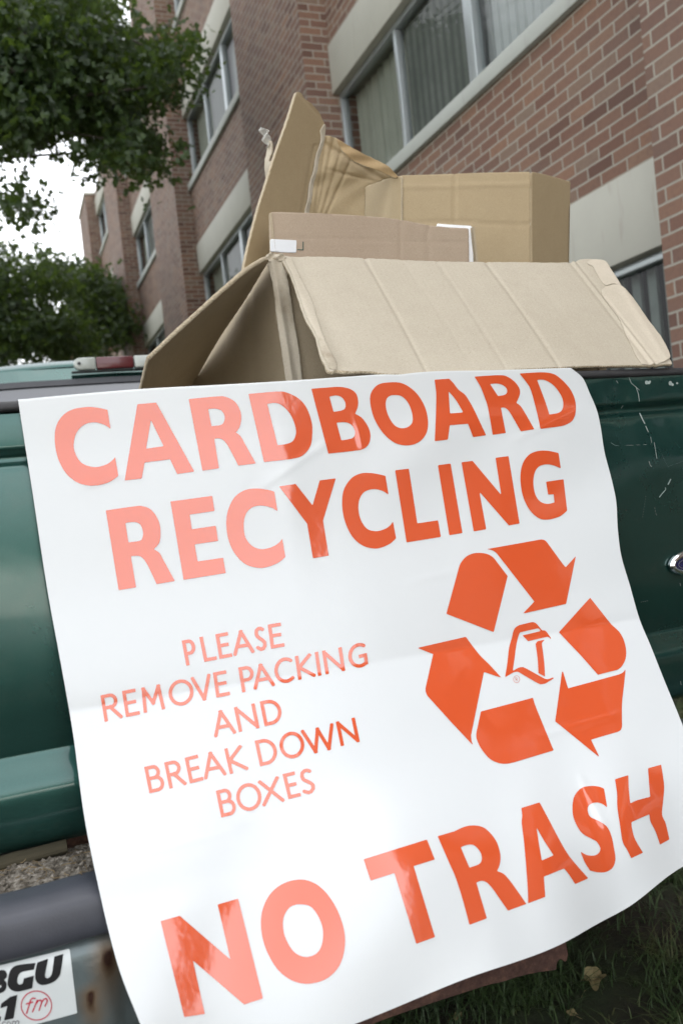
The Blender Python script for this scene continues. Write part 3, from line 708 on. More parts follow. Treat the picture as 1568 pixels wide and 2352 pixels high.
# scratches and chips on the tailgate
TT=lambda x,y:((1900+x*.617)/1.49,(1150+y*.617)/1.49)
f=Field(1280,850,1575,1800,.9)
for s_,hw in [([(405,230),(418,262),(440,280),(462,300)],.8),([(447,292),(458,325),(462,362)],.9),([(465,430),(478,458),(492,485)],1.6),([(498,500),(512,532)],1.2),([(525,560),(530,592)],.8),([(545,590),(553,640),(560,680)],.8),([(636,795),(622,822)],1.6),([(606,842),(608,850)],1.2),([(606,855),(590,872),(574,893)],1.3),([(516,695),(522,715),(530,725)],.8),([(302,590),(330,608),(420,606),(525,600)],.45),([(335,248),(345,262)],.7),([(372,385),(362,400)],.8),([(548,950),(552,980),(560,996)],.5),([(500,880),(480,1010)],.35),([(470,1476),(512,1468)],.5),([(690,1915),(694,1935)],.8),([(688,1370),(690,1385)],.8),([(560,600),(620,725),(705,695)],.3)]:
    st(f,TT,[s_],hw*.72,ext=False)
for (cx,cy,rx,ry) in [(503,258,10,11),(520,254,7,7),(515,262,8,5),(634,262,10,13),(646,270,7,8),(672,262,6,6),(556,218,7,4)]: f.add(ell(cx,cy,rx,ry,TT,9))
raydec(f,tg,'scratches',M['scratch'],tg,.0004,False)
# litter on the bumper step
def rocks(name,boxr,n,s0,s1,zfn,mat,label,seed):
    r=random.Random(seed); m=MB()
    for i in range(n):
        x=r.uniform(boxr[0],boxr[1]); y=r.uniform(boxr[2],boxr[3]); s=s0*(s1/s0)**(r.random()**1.8); z=zfn(x,y)+s*.3
        b=len(m.v); vs=[(0,0,1),(0,0,-1),(1,0,0),(-1,0,0),(0,1,0),(0,-1,0),(.7,.7,.2),(-.7,.6,-.2),(-.6,-.7,.3),(.7,-.6,-.1)][:6]
        R_=Matrix.Rotation(r.uniform(0,6.28),3,Vector((r.gauss(0,1),r.gauss(0,1),r.gauss(0,1))))
        for v in vs:
            q=R_@Vector((v[0]*r.uniform(.7,1.3),v[1]*r.uniform(.6,1.1),v[2]*r.uniform(.5,.9)))*s; m.v.append((x+q.x,y+q.y,z+q.z))
        for a,c,d in ((0,2,4),(0,4,3),(0,3,5),(0,5,2),(1,4,2),(1,3,4),(1,5,3),(1,2,5)): m.f.append((b+a,b+c,b+d))
    o=m.build(name,mat,None); tag(o,label,'debris',kind='stuff'); return o
dz=lambda x,y:-.3370-.06*(y-.846)+.006*noise.noise(Vector((x*30,y*30,0)))+.006*math.exp(-((y-.90)/.03)**2)
# base heap
m=MB(); nx,ny=90,26
for i in range(nx+1):
    for j in range(ny+1):
        x=-.22+.36*i/nx; y=.848+.10*j/ny; m.v.append((x,y,dz(x,y)+.0035*noise.noise(Vector((x*120,y*120,4)))))
for i in range(nx):
    for j in range(ny): a=i*(ny+1)+j; m.f.append((a,a+1,a+ny+2,a+ny+1))
hp=m.build('dirt_heap',M['grit'],None,smooth=False); tag(hp,'grey grit and dead bits of leaf heaped on the bumper step','debris',kind='stuff')
gr=rocks('grit',(-.2,.12,.847,.948),3800,.0006,.0035,dz,M['grit'],'loose grit lying on the bumper step under the tailgate',3)
r=random.Random(9); m=MB()
for i in range(170):
    x=r.uniform(-.2,.12); y=r.uniform(.85,.945); a=r.uniform(0,6.28); L=r.uniform(.004,.014); z=dz(x,y)+.002
    m.tube([(x,y,z),(x+L*.5*math.cos(a),y+L*.5*math.sin(a),z+r.uniform(0,.003)),(x+L*math.cos(a+.3),y+L*math.sin(a+.3),z+r.uniform(-.001,.003))],r.uniform(.0002,.0005),4,False)
tag(m.build('twig_litter',M['twig'],None),'short dry twigs and stalks scattered over the grit on the bumper','debris',kind='stuff')
m=MB(); m.v=[]; 
ws=MB().extrude_x(prof_smooth([(.940,-.338),(.926,-.338),(.920,-.333),(.924,-.328),(.938,-.327),(.946,-.332)],2),-.16,.018,24,True,lambda p:(p[0],p[1]+.08*p[0]+.002*noise.noise(Vector((p[0]*40,0,0))),p[2]+.0015*noise.noise(Vector((p[0]*50,2,0))))).build('wood_strip',M['wood'],None)
tag(ws,'narrow strip of weathered wood wedged under the left of the tailgate','wood')
# ---------------------------------------------------------------- cardboard
# 1 the large open box at the tailgate
FL=atY(622,597,1.15); FR=atY(1352,601,1.10); FBL=atY(760,850,.967); FBR=atY(1540,832,.963)
LB=atY(440,883,1.62); LO=atY(345,830,1.15)
box1=tag(empty('large_cardboard_box',(.6,1.3,-.32)),'big pale open box standing at the tailgate, wide front flap folded out over it','cardboard box')
def gauss(d,s): return np.exp(-(d/s)**2)
def frontflap(x,y):
    u=(x-(640+(y-597)*.46))/((1352+(y-600)*.81)-(640+(y-597)*.46)); v=(y-597)/245
    d=-.0016*gauss(u-.28,.0055)-.0008*gauss(u-.51,.006)-.0018*gauss(u-.665,.0055)-.0018*gauss(u-.935,.006)-.0014*gauss(u-.955,.005)+.0018*gauss(u-.945,.005)
    d+=.0016*gauss(u-.015,.02)-.0015*gauss(u-.06,.03)+.003*np.sin(u*3.1)*np.sin(np.clip(v,0,1)*3.1)+.0012*np.sin(u*9+v*2)
    d+=-.0003*gauss(u-.40-.02*v,.006)-.0003*gauss(u-.78,.008)*gauss(v-.3,.3)-.004*gauss((y-845)/6.,1)*gauss((x-770)/25.,1)
    return d
ffp=[(640,588),(700,590,1),(840,594,1),(1060,600,1),(1260,605,1),(1310,603,1),(1332,597),(1350,595,1),(1372,600,1),(1400,624,1),(1432,662,1),(1465,715,1),(1500,772,1),(1541,828,1),(1532,834,1),(1490,837,1),(1340,842,1),(1200,848,1),(1000,856,1),(900,858,1),(850,853,1),(800,851,1),(772,849,1),(764,856,1),(752,850,1),(735,820,1),(722,775,1),(700,735,1),(684,690,1),(668,640,1),(650,606,1)]
fl=outline_panel('front_flap',ffp,[FL,FR,(FBL+FBR)/2],M['cb_light'],box1,3,frontflap,.0045,M['cb_edge'],ragged=.7)
# torn pale liner strip down the flap's right side and the stained strip at its left
off=lambda k:(lambda x,y:frontflap(x,y)+k)
ZH=lambda x,y:((1200+x*.7245)/1.49,(500+y*.7245)/1.49)
torn=cardboard('torn_liner_card',(.47,.415,.325),(.52,.465,.375))
outline_panel('torn_liner',[(1190,676,1),(1230,657,1),(1280,666,1),(1335,722,1),(1400,815,1),(1468,905,1),(1506,985,1),(1497,1008,1),(1440,1029,1),(1372,1030),(1342,985,1),(1285,862,1),(1222,756,1),(1184,700,1)],[FL,FR,(FBL+FBR)/2],torn,fl,2.5,lambda x,y:frontflap(x,y)+.0011+.0012*gauss(x-(1040+(y-100)*.62)-40,9),.0007,ragged=.8,T=ZH)
outline_panel('torn_liner',[(1112,556,1),(1145,538,1),(1198,544,1),(1228,585,1),(1272,655,1),(1240,650,1),(1205,662,1),(1180,640,1),(1160,606,1),(1140,572,1)],[FL,FR,(FBL+FBR)/2],torn,fl,2.5,off(.0011),.0007,ragged=.8,T=ZH)
outline_panel('stained_fold',[(648,592),(668,592),(690,640,1),(715,690,1),(730,740,1),(748,790,1),(772,835,1),(772,849),(756,846),(738,815,1),(725,772,1),(704,732,1),(688,688,1),(672,640,1),(656,606,1)],[FL,FR,(FBL+FBR)/2],M['cb_stain'],fl,3,off(.0010),.0006,ragged=.6)
# body
def down(p,d,lean=0): q=np.array(p,float).copy(); q[2]-=d; q[0]+=lean; return q
PF=[FL,FR,down(FL,.3)]
outline_panel('front_panel',[(655,600),(1348,606),(1400,900),(694,905)],[FL+np.array([0,.006,0]),FR+np.array([0,.006,0]),down(FL,.3)+np.array([0,.006,0])],M['cb_mid'],box1,8,lambda x,y:.002*np.sin(x*.02),.0045,M['cb_edge'])
LS=[FL,LB,down(FL,.3,.012)]
outline_panel('side_panel',[(613,602),(560,690,1),(500,780,1),(441,884),(418,925),(664,925),(640,760,1),(628,640,1)],LS,M['cb_mid'],box1,5,lambda x,y:.0015*np.sin(x*.03+y*.02)-.0015*gauss((x-560-.05*y+20),6),.0045,M['cb_edge'])
corner=outline_panel('corner_strip',[(613,600),(640,594,1),(650,604),(662,650,1),(676,740,1),(690,830,1),(700,925),(664,925),(655,860,1),(640,760,1),(627,660,1)],[FL+np.array([-.006,-.004,0]),FL+np.array([.016,-.006,0]),down(FL,.3,.012)+np.array([-.006,-.004,0])],M['cb_stain'],box1,3,lambda x,y:.0025*gauss((x-(626+(y-600)*.165)),5)-.0015*gauss((x-(640+(y-600)*.165)),6)+.001*np.sin(y*.05),.002,ragged=.6)
LFpl=[FL,LO,LB]
outline_panel('side_flap',[(620,594),(600,600,1),(560,628,1),(500,682,1),(440,738,1),(390,785,1),(345,829),(336,860,1),(322,915),(425,915),(441,884),(500,780,1),(560,690,1),(613,602)],LFpl,M['cb_mid'],box1,4,lambda x,y:.0015*np.sin(x*.02+y*.013),.0055,M['cb_edge'],ragged=.5)
# far side and back of the body, seen only from other positions
FR2=FR+np.array([-.03,.45,-.09])
m=MB(); 
def quad(a,b,c,d): n=len(m.v); m.v.extend([tuple(a),tuple(b),tuple(c),tuple(d)]); m.f.append((n,n+1,n+2,n+3))
quad(FR,FR2,down(FR2,.38),down(FR,.45)); o=m.build('side_panel',M['cb_mid'],box1); sm_=o.modifiers.new('s','SOLIDIFY'); sm_.thickness=.0045
m=MB(); quad(FR2,LB,down(LB,.38),down(FR2,.38)); o=m.build('back_panel',M['cb_mid'],box1); sm_=o.modifiers.new('s','SOLIDIFY'); sm_.thickness=.0045
outline_panel('crushed_corner',[(608,592),(614,584,1),(632,582,1),(652,586,1),(655,594),(640,600),(630,593,1),(618,603)],[FL+np.array([0,-.004,.0]),FR+np.array([0,-.004,0]),FL+np.array([0,-.006,-.1])],M['cb_stain'],box1,2,lambda x,y:.003*np.sin(x*.25)*np.sin(y*.3),.002,ragged=.6)
# 2 long low carton with a white liner, standing in the big box
bx2=tag(empty('long_carton',(.55,1.3,0)),'low brown box with a white label and white lining, inside the pale box','cardboard box')
p2=[atY(618,490,1.27),atY(1085,521,1.25),atY(620,640,1.27)]
fp=outline_panel('front_panel',[(619,489),(640,487,1),(800,494,1),(905,503,1),(1000,519,1),(1076,524),(1078,640),(621,640)],p2,M['cb_pink'],bx2,5,lambda x,y:-.0012*gauss(x-919,3)-.0012*gauss(x-983-3*np.sin(y*.1),4)+.001*np.sin(x*.01)-.0006*gauss(y-550-.03*(x-800),3),.0045,M['cb_edge'],ragged=.3)
back=[p+np.array([0,.008,0]) for p in p2]
outline_panel('white_liner',[(1003,513),(1020,515,1),(1085,519),(1087,640),(1000,640)],back,M['white_liner'],bx2,5,None,.003)
lb=[p-np.array([0,.0012,0]) for p in p2]
outline_panel('white_label',[(620,549),(681,552),(680,581),(621,578)],lb,M['white_label'],fp,3,None,.0003)
outline_panel('printed_mark',[(683,572),(695,573),(695,555),(697,555),(697,575),(683,574)],lb,M['green_ink'],fp,1,None,.0002)
m=MB(); a,b=p2[0],p2[1]; 
quad(a,a+np.array([.05,.10,0]),down(a,.4)+np.array([.05,.10,0]),down(a,.4)); quad(b,b+np.array([.0,.10,0]),down(b,.4)+np.array([.0,.10,0]),down(b,.4)); quad(a+np.array([.05,.10,-.003]),b+np.array([0,.10,-.003]),down(b,.4)+np.array([0,.1,0]),down(a,.4)+np.array([.05,.1,0]))
o=m.build('rear_panels',M['cb_mid'],bx2); q=o.modifiers.new('s','SOLIDIFY'); q.thickness=.004
# 3 eight-sided carton behind
bx3=tag(empty('cardboard_carton',(1.0,1.6,0)),'golden brown box with slanted corners, rear right of the heap','cardboard box')
A3,B3,C3,D3=atY(838,428,1.74),atY(920,403,1.56),atY(1218,394,1.50),atY(1308,418,1.60)
def facepanel(nm,out,P,Q,mat,bot,disp=None):
    return outline_panel(nm,out,[P,Q,bot],mat,bx3,5,disp,.004,M['cb_edge'])
seam=lambda x,y:.0016*gauss(y-(430+(x-920)*-.025),4)-.0028*gauss(x-1043,3)-.0020*gauss(y-512+4*np.sin(x*.02),3)+.0008*np.sin(x*.03)
facepanel('side_panel',[(838,428),(880,413,1),(921,403),(920,660),(835,660)],A3,B3,M['cb_warm'],atY(835,640,1.74))
facepanel('front_panel',[(920,403),(1040,399,1),(1218,394),(1219,660),(919,660)],B3,C3,M['cb_warm'],atY(919,640,1.56),seam)
facepanel('side_panel',[(1218,394),(1260,403,1),(1309,418),(1305,660),(1219,660)],C3,D3,M['cb_warm'],atY(1219,640,1.50))
E3=D3+np.array([-.02,.22,.0]); G3=A3+np.array([.0,.25,.0]); 
m=MB(); quad(D3-np.array([.004,0,.003]),E3,down(E3,.5,-.06),down(D3,.5,-.06)); quad(E3,G3,down(G3,.5),down(E3,.5,-.06)); quad(G3,A3,down(A3,.5),down(G3,.5))
o=m.build('rear_panels',M['cb_warm'],bx3); q=o.modifiers.new('s','SOLIDIFY'); q.thickness=.004
def crum(x,y):
    d=.0028*np.sin(x*.031-y*.042+1.5*np.sin(x*.02+y*.017))+.0010*np.sin(x*.083+y*.09+2*np.sin(y*.03))-.005*gauss((y-(345+(x-770)*.62)),7)
    d+=-.003*gauss(x-(748-(y-330)*.16),3)-.0035*gauss(x-(764-(y-330)*.22),3.5)-.0035*gauss(x-(782-(y-350)*.30),3)-.004*gauss(x-(800-(y-380)*.45),3)-.006*gauss((y-(395+(x-775)*.25)),3)*gauss(x-810,45)
    return d
outline_panel('crumpled_flap',[(742,314),(750,311,1),(772,317,1),(795,333,1),(830,352,1),(868,370,1),(895,388,1),(914,404),(880,413,1),(838,429),(836,560),(700,560),(706,470,1),(722,400,1)],[atY(745,312,1.62),atY(905,403,1.60),atY(780,500,1.66)],M['cb_warm'],bx3,3,crum,.004,M['cb_edge'],ragged=.8)
outline_panel('folded_rim',[(772,318),(795,332,1),(830,351,1),(868,369,1),(895,387,1),(916,405),(906,407,1),(880,398,1),(845,383,1),(805,366,1),(785,345,1)],[atY(745,312,1.585),atY(905,403,1.57),atY(780,500,1.60)],cardboard('dark_rim_card',(.30,.20,.09),(.36,.25,.12)),bx3,3,lambda x,y:.003*np.sin(x*.08)+.002*np.sin(y*.2),.004,M['cb_edge'],ragged=.8)
# 4 tall leaning flap
bx4=tag(empty('folded_box',(.45,1.4,0)),'tall flattened box leaning upright at the left of the pile, peak of the heap','cardboard box')
p4=[atY(680,212,1.40),atY(748,285,1.46),atY(600,600,1.36)]
outline_panel('tall_flap',[(680,212),(690,213,1),(700,226,1),(722,245,1),(740,268,1),(746,285),(740,310,1),(722,400,1),(706,470,1),(692,560),(640,640),(566,618),(558,624),(562,600,1),(580,530,1),(598,470,1),(615,418,1),(640,340,1),(662,275,1),(675,228,1)],p4,M['cb_warm'],bx4,3,lambda x,y:.002*np.sin(y*.012)-.0018*gauss(((y-222)-(x-684)*1.05)+10,5)-.0015*gauss(x-(708-(y-470)*.19)+8,5)*(y>330),.0055,M['cb_edge'],ragged=.5)
outline_panel('edge_strip',[(746,285),(749,290,1),(747,310,1),(733,370,1),(722,420,1),(712,480,1),(704,560),(696,560),(704,480,1),(714,420,1),(728,360,1),(738,318,1),(738,300,1)],[p-np.array([0,.003,0]) for p in p4],M['cb_stain'],bx4,2,lambda x,y:.001*np.sin(y*.1),.003,ragged=.4)
tf=outline_panel('torn_flap',[(610,316),(618,322,1),(621,350,1),(619,372,1),(632,368,1),(630,395,1),(620,425,1),(621,500),(607,500),(609,440,1),(610,380,1)],[atY(610,316,1.52),atY(625,316,1.50),atY(612,480,1.52)],M['cb_stain'],bx4,2,lambda x,y:.003*np.sin(y*.07),.004,ragged=.8)
outline_panel('clear_tape',[(594,296),(600,293,1),(612,297,1),(619,308,1),(618,325),(611,345),(608,330),(601,308,1)],[atY(610,316,1.515),atY(625,316,1.50),atY(612,480,1.515)],M['tape'],bx4,2,lambda x,y:.006*np.sin(x*.3+y*.2),.0005,ragged=1.2)
# unseen cardboard filling the bed below, so the pile rests on something
fb=tag(empty('flat_boxes',(.5,1.5,-.32)),'flattened cartons lying in the truck bed under the pile','cardboard box')
m=MB()
for i in range(9): m.box((.08+.01*(i%3),1.10+.01*(i%2),-.318+i*.03),(.92-.012*(i%4),2.0-.02*(i%3),-.318+i*.03+.022))
m.build('stack',M['cb_mid'],fb)
# ---------------------------------------------------------------- banner
Ld=[(42,918,.9445),(50,970,.942),(74,1122,.937),(113,1376,.926),(137,1506,.918),(165,1664,.895),(199,1904,.842),(226,2034,.813),(248,2130,.788),(274,2226,.765),(322,2351,.747),(378,2500,.742)]
Rd=[(1310,845,.9445),(1337,868,.9435),(1352,900,.942),(1372,950,.94),(1378,979,.937),(1387,1037,.934),(1403,1099,.929),(1413,1145,.926),(1418,1219,.92),(1425,1273,.912),(1445,1343,.90),(1472,1434,.878),(1490,1476,.868),(1523,1559,.843),(1565,1662,.815),(1600,1760,.795),(1640,1880,.778),(1660,1950,.772)]
Td=[(42,918),(180,905),(329,893),(500,884),(671,874),(800,865),(880,860),(920,860),(944,857),(1130,850.5),(1260,846.5),(1310,845)]
Bd=[(378,2500),(600,2430),(815,2352),(1056,2253),(1299,2163),(1373,2121),(1436,2087),(1568,1990),(1660,1950)]
def arc(P):
    P=np.array(P,float); d=np.r_[0,np.cumsum(np.hypot(*(np.diff(P[:,:2],axis=0).T)))]; return d/d[-1],P
def cub(t,P,s):
    # monotone smooth interpolation through the traced points
    out=np.empty((len(t),P.shape[1]))
    m_=np.gradient(P,s,axis=0)
    k=np.clip(np.searchsorted(s,t,side='right')-1,0,len(s)-2); h=s[k+1]-s[k]; x=(t-s[k])/h
    for j in range(P.shape[1]):
        a,b=P[k,j],P[k+1,j]; out[:,j]=(2*x**3-3*x**2+1)*a+(x**3-2*x**2+x)*h*m_[k,j]+(-2*x**3+3*x**2)*b+(x**3-x**2)*h*m_[k+1,j]
    return out
NU,NV=230,260
us=np.linspace(0,1,NU+1); vs=np.linspace(0,1,NV+1)
sL,PL=arc(Ld); sR,PR=arc(Rd); sT,PT=arc(Td); sB,PB=arc(Bd)
Lc,Rc_,Tc,Bc=cub(vs,PL,sL),cub(vs,PR,sR),cub(us,PT,sT),cub(us,PB,sB)
Lc2=np.stack([np.interp(vs,sL,PL[:,j]) for j in (0,1)],1)
UU,VV=np.meshgrid(us,vs)
XY=np.zeros((NV+1,NU+1,2))
for j in (0,1):
    XY[...,j]=(1-VV)*Tc[:,j][None]+VV*Bc[:,j][None]+(1-UU)*Lc[:,j][:,None]+UU*Rc_[:,j][:,None]-((1-UU)*(1-VV)*Tc[0,j]+UU*(1-VV)*Tc[-1,j]+(1-UU)*VV*Bc[0,j]+UU*VV*Bc[-1,j])
X,Y=XY[...,0],XY[...,1]
dL=np.interp(Lc[:,1],[918,1376,1664,1904,2130,2351,2500],[.9445,.924,.887,.833,.784,.748,.735])
dR=np.interp(Rc_[:,1],[845,1099,1343,1559,1760,1950],[.9445,.928,.893,.836,.785,.758])
kk=np.exp(-(np.arange(-30,31)/13.)**2); kk/=kk.sum()
sm=lambda d:np.convolve(np.r_[2*d[0]-d[30:0:-1],d,2*d[-1]-d[-2:-32:-1]],kk,'valid')
dL,dR=sm(dL),sm(dR)
YD=(1-UU)*dL[:,None]+UU*dR[:,None]
fold=Y-(1662-.164*X)                                   # the crease across the middle
YD+= .0062*np.exp(-np.abs(fold)/np.where(fold<0,55,80))
fade=np.clip((Y-900)/60,0,1)
YD+= fade*(-.0009*np.sin((X+.55*Y)/46.)*np.clip((X-620)/400,0,1)*np.clip((1250-Y)/160,0,1))
YD+= -.0022*np.exp(-((X*.55+Y-1560)/55.)**2)*np.clip((X-820)/300,0,1)*fade*np.clip((1180-Y)/100,0,1)
for (xa,ya,xb,yb,am) in [(812,935,834,1030,.0007),(600,1120,760,1010,.0005),(1180,1010,1330,940,.0006),(1240,1690,1420,1640,.0007),(330,1960,560,1900,.0006),(1330,1780,1390,1900,.0010),(930,1340,1090,1300,.0004),(180,1120,300,1085,.0004)]:
    ex,ey=xb-xa,yb-ya; L_=math.hypot(ex,ey); t_=((X-xa)*ex+(Y-ya)*ey)/L_**2; d_=((X-xa)*ey-(Y-ya)*ex)/L_
    YD+= -am*np.exp(-(d_/9.)**2)*np.exp(-(np.clip(np.abs(t_-.5)-.35,0,9)/.18)**2)
YD+= .0045*np.exp(-((Y-(2085-.26*(X-250)))/55.)**2)*np.clip((700-X)/350,0,1)
YD+= -.0040*np.sin((X-.35*Y)/38.)*np.clip((X-1120)/320,0,1)*np.clip((Y-1650)/200,0,1)
YD+= -.0030*np.sin((X+.3*Y)/75.+1)*np.clip((Y-1750)/250,0,1)
YD+= -.0007*np.exp(-((X-640-.1*(Y-900))/40.)**2)*fade*np.clip((1400-Y)/200,0,1)
YD+= -.024*np.exp(-((X-1130)/340.)**2)*(.5-.5*np.cos(np.pi*np.clip((Y-1650)/350,0,1)))
YD+= .0018*np.sin(X/170.+Y/310.)*np.clip((Y-1150)/200,0,1)
r=rays(X.ravel(),Y.ravel()); yd=YD.ravel().copy()
for _ in range(3):
    zz=r[:,2]*yd/r[:,1]
    lim=np.interp(zz,[-.6,-.375,-.345,-.340,-.334,-.322,-.255,-.235,-.15,0,.09,.2],[.8125,.8125,.814,.819,.87,.93,.935,.931,.938,.941,.9425,.9445])
    yd=np.where(yd>lim-.004,lim-.004*np.exp(-np.clip((yd-(lim-.004))/.004,0,20))*1.0,yd)
YD=yd.reshape(YD.shape)
P=(r*(YD.ravel()/r[:,1])[:,None])
P=P.reshape(NV+1,NU+1,3)
# over the top of the tailgate and down inside
extra=[]
t0=P[0]; zc=t0[:,2]
for (dy,dzr) in [(.012,.0008),(.040,.0009),(.060,-.002),(.0645,-.02),(.065,-.05)][::-1]:
    q=t0.copy(); q[:,1]=t0[:,1]+dy; q[:,2]=np.maximum(t0[:,2],.1298)+dzr if dy<.05 else t0[:,2]+dzr; extra.append(q)
P=np.concatenate([np.array(extra),P],0); nr=P.shape[0]
F=[]
for j in range(nr-1):
    for i in range(NU):
        a=j*(NU+1)+i; F.append((a,a+NU+1,a+NU+2,a+1))
P=P.reshape(-1,3)
ban=mesh_obj('banner',P,F,M['vinyl'],None,True)
tag(ban,'white glossy vinyl banner with orange recycling lettering hung over the tailgate','banner')
if ban.data.polygons[len(F)//2].normal.y>0: ban.data.flip_normals()
q=lambda sc,ox,oy:(lambda x,y:((ox+x*sc)/1.49,(oy+y*sc)/1.49))
ZA=q(.7015,100,1250); ZB=q(.7015,1000,1200); ZC=q(.7015,250,2050); ZD=q(.574,1350,1800); ZE=q(.7015,450,2600); ZF=q(.6926,1250,2500); ZG=q(.1913,1650,2080)
G=2.0
f=Field(110,850,1350,1130,G)
A(f,ZA,[(383,218),(398,312),(370,292,1),(320,279,1),(270,290,1),(232,330,1),(218,390,1),(230,440,1),(262,480,1),(318,497,1),(370,487,1),(405,465,1),(420,446),(436,540),(395,568,1),(340,585,1),(280,586,1),(225,566,1),(175,520,1),(140,450,1),(126,370,1),(132,300,1),(165,245,1),(215,215,1),(280,204,1),(335,207,1)])
A(f,ZA,[(528,190),(620,182),(806,519),(722,531),(687,459),(563,475),(550,553),(466,563)],[(594,267),(656,395),(571,407)])
A(f,ZA,[(778,165),(915,152,1),(960,155,1),(1005,180,1),(1030,225,1),(1034,265,1),(1025,305,1),(1007,328),(1030,345,1),(1050,380,1),(1105,479),(1020,490),(970,395,1),(945,365,1),(925,357,1),(903,359),(926,503),(845,515)],[(873,214),(905,212,1),(935,220,1),(952,245,1),(950,275,1),(935,291,1),(889,297)])
A(f,ZA,[(1069,140),(1200,129,1),(1250,132,1),(1310,160,1),(1350,205,1),(1375,270,1),(1380,325,1),(1372,390,1),(1340,435,1),(1290,455,1),(1145,473)],[(1161,189),(1195,184,1),(1230,195,1),(1270,235,1),(1295,290,1),(1300,335,1),(1285,370,1),(1255,384,1),(1211,390)])
A(f,ZB,[(92,186),(160,181,1),(230,177,1),(280,187,1),(310,210,1),(320,245,1),(318,275,1),(305,308),(340,330,1),(370,375,1),(380,415,1),(372,455,1),(345,480,1),(300,489,1),(175,503)],[(180,224),(215,219,1),(240,228,1),(257,252,1),(257,280,1),(240,292,1),(200,299)],[(215,352),(250,349,1),(280,357,1),(300,380,1),(305,405,1),(295,425,1),(270,433,1),(238,438)])
A(f,ZB,[(460,156,1),(520,156,1),(565,175,1),(610,215,1),(645,275,1),(660,340,1),(655,395,1),(630,435,1),(590,458,1),(540,462,1),(490,445,1),(440,400,1),(400,335,1),(380,265,1),(380,215,1),(400,180,1),(425,163,1)],[(495,217,1),(530,222,1),(560,250,1),(580,295,1),(586,335,1),(578,360,1),(555,376,1),(525,378,1),(495,362,1),(468,320,1),(455,275,1),(457,240,1),(472,222,1)])
A(f,ZB,[(692,142),(763,137),(785,160,1),(808,190,1),(840,215,1),(860,245,1),(885,290,1),(943,413),(880,422),(855,357),(766,364),(757,434),(693,442),(698,330,1),(700,220,1),(697,180,1)],[(760,198),(797,243,1),(832,302),(767,307)])
A(f,ZB,[(886,127),(1010,120,1),(1050,129,1),(1085,155,1),(1105,185,1),(1107,215,1),(1090,255),(1110,270,1),(1130,300,1),(1178,384),(1112,394),(1070,320,1),(1050,290,1),(1032,278,1),(1015,279),(1039,402),(975,411),(960,320,1),(950,270,1),(935,225,1),(915,175,1)],[(962,163),(1000,161,1),(1030,172,1),(1045,190,1),(1043,208,1),(1030,217,1),(1001,222)])
A(f,ZB,[(1105,112),(1210,106,1),(1265,112,1),(1295,128,1),(1330,160,1),(1360,200,1),(1378,250,1),(1379,300,1),(1365,340,1),(1335,360,1),(1300,370,1),(1208,382),(1195,320,1),(1180,260,1),(1160,190,1),(1140,155,1)],[(1191,143),(1225,143,1),(1260,160,1),(1290,190,1),(1315,235,1),(1318,275,1),(1300,302,1),(1251,312),(1235,260,1),(1213,200,1)])
raydec(f,ban,'lettering',M['ink'],ban)
f=Field(230,1020,1320,1370,G)
A(f,ZA,[(374,708),(510,689,1),(550,687,1),(595,705,1),(630,755,1),(641,810,1),(635,865,1),(608,897),(635,915,1),(655,950,1),(711,1053),(622,1068),(575,970,1),(550,938,1),(530,930,1),(497,932),(522,1084),(437,1098)],[(470,770),(510,765,1),(540,775,1),(555,810,1),(553,840,1),(540,856,1),(485,864)])
A(f,ZA,[(689,665),(893,637),(904,711),(783,729),(794,800),(910,783),(922,857),(807,874),(822,957),(946,939),(959,1014),(753,1047)])
A(f,ZA,[(1195,616),(1211,713),(1180,695,1),(1130,685,1),(1085,695,1),(1055,730,1),(1046,785,1),(1055,840,1),(1085,880,1),(1130,897,1),(1180,888,1),(1215,868,1),(1234,846),(1249,936),(1215,963,1),(1160,985,1),(1110,988,1),(1050,968,1),(1000,915,1),(970,845,1),(961,765,1),(972,700,1),(1005,640,1),(1055,608,1),(1110,601,1),(1155,606,1)])
A(f,ZA,[(1218,591),(1298,579),(1381,684),(1416,562),(1494,552),(1432,758),(1460,929),(1383,942),(1355,774)])
A(f,ZB,[(453,611),(468,704),(440,685,1),(395,676,1),(350,690,1),(325,730,1),(322,780,1),(335,830,1),(365,870,1),(410,881,1),(455,868,1),(480,848,1),(489,830),(505,916),(475,942,1),(430,962,1),(390,965,1),(340,950,1),(290,905,1),(255,830,1),(242,750,1),(250,680,1),(285,625,1),(330,600,1),(375,597,1),(415,602,1)])
A(f,ZB,[(500,584),(567,576),(608,843),(709,828),(723,909),(556,936)])
A(f,ZB,[(708,559),(770,551),(828,890),(764,901)])
A(f,ZB,[(823,545),(877,538),(1017,705),(989,523),(1052,515),(1106,844),(1054,853),(910,688),(944,872),(883,882)])
A(f,ZB,[(1296,500),(1307,575),(1270,560,1),(1235,555,1),(1200,566,1),(1180,595,1),(1173,645,1),(1182,700,1),(1205,735,1),(1240,748,1),(1276,741),(1272,701),(1245,703),(1235,640),(1320,628),(1338,781),(1300,810,1),(1240,825,1),(1195,815,1),(1150,770,1),(1120,700,1),(1110,620,1),(1120,555,1),(1150,510,1),(1195,490,1),(1245,489,1)])
raydec(f,ban,'lettering',M['ink'],ban)
f=Field(350,1740,1560,2352,G)
A(f,ZE,[(142,788),(235,762),(482,975),(420,707),(520,678),(641,1164),(549,1194),(299,979),(358,1240),(257,1255)])
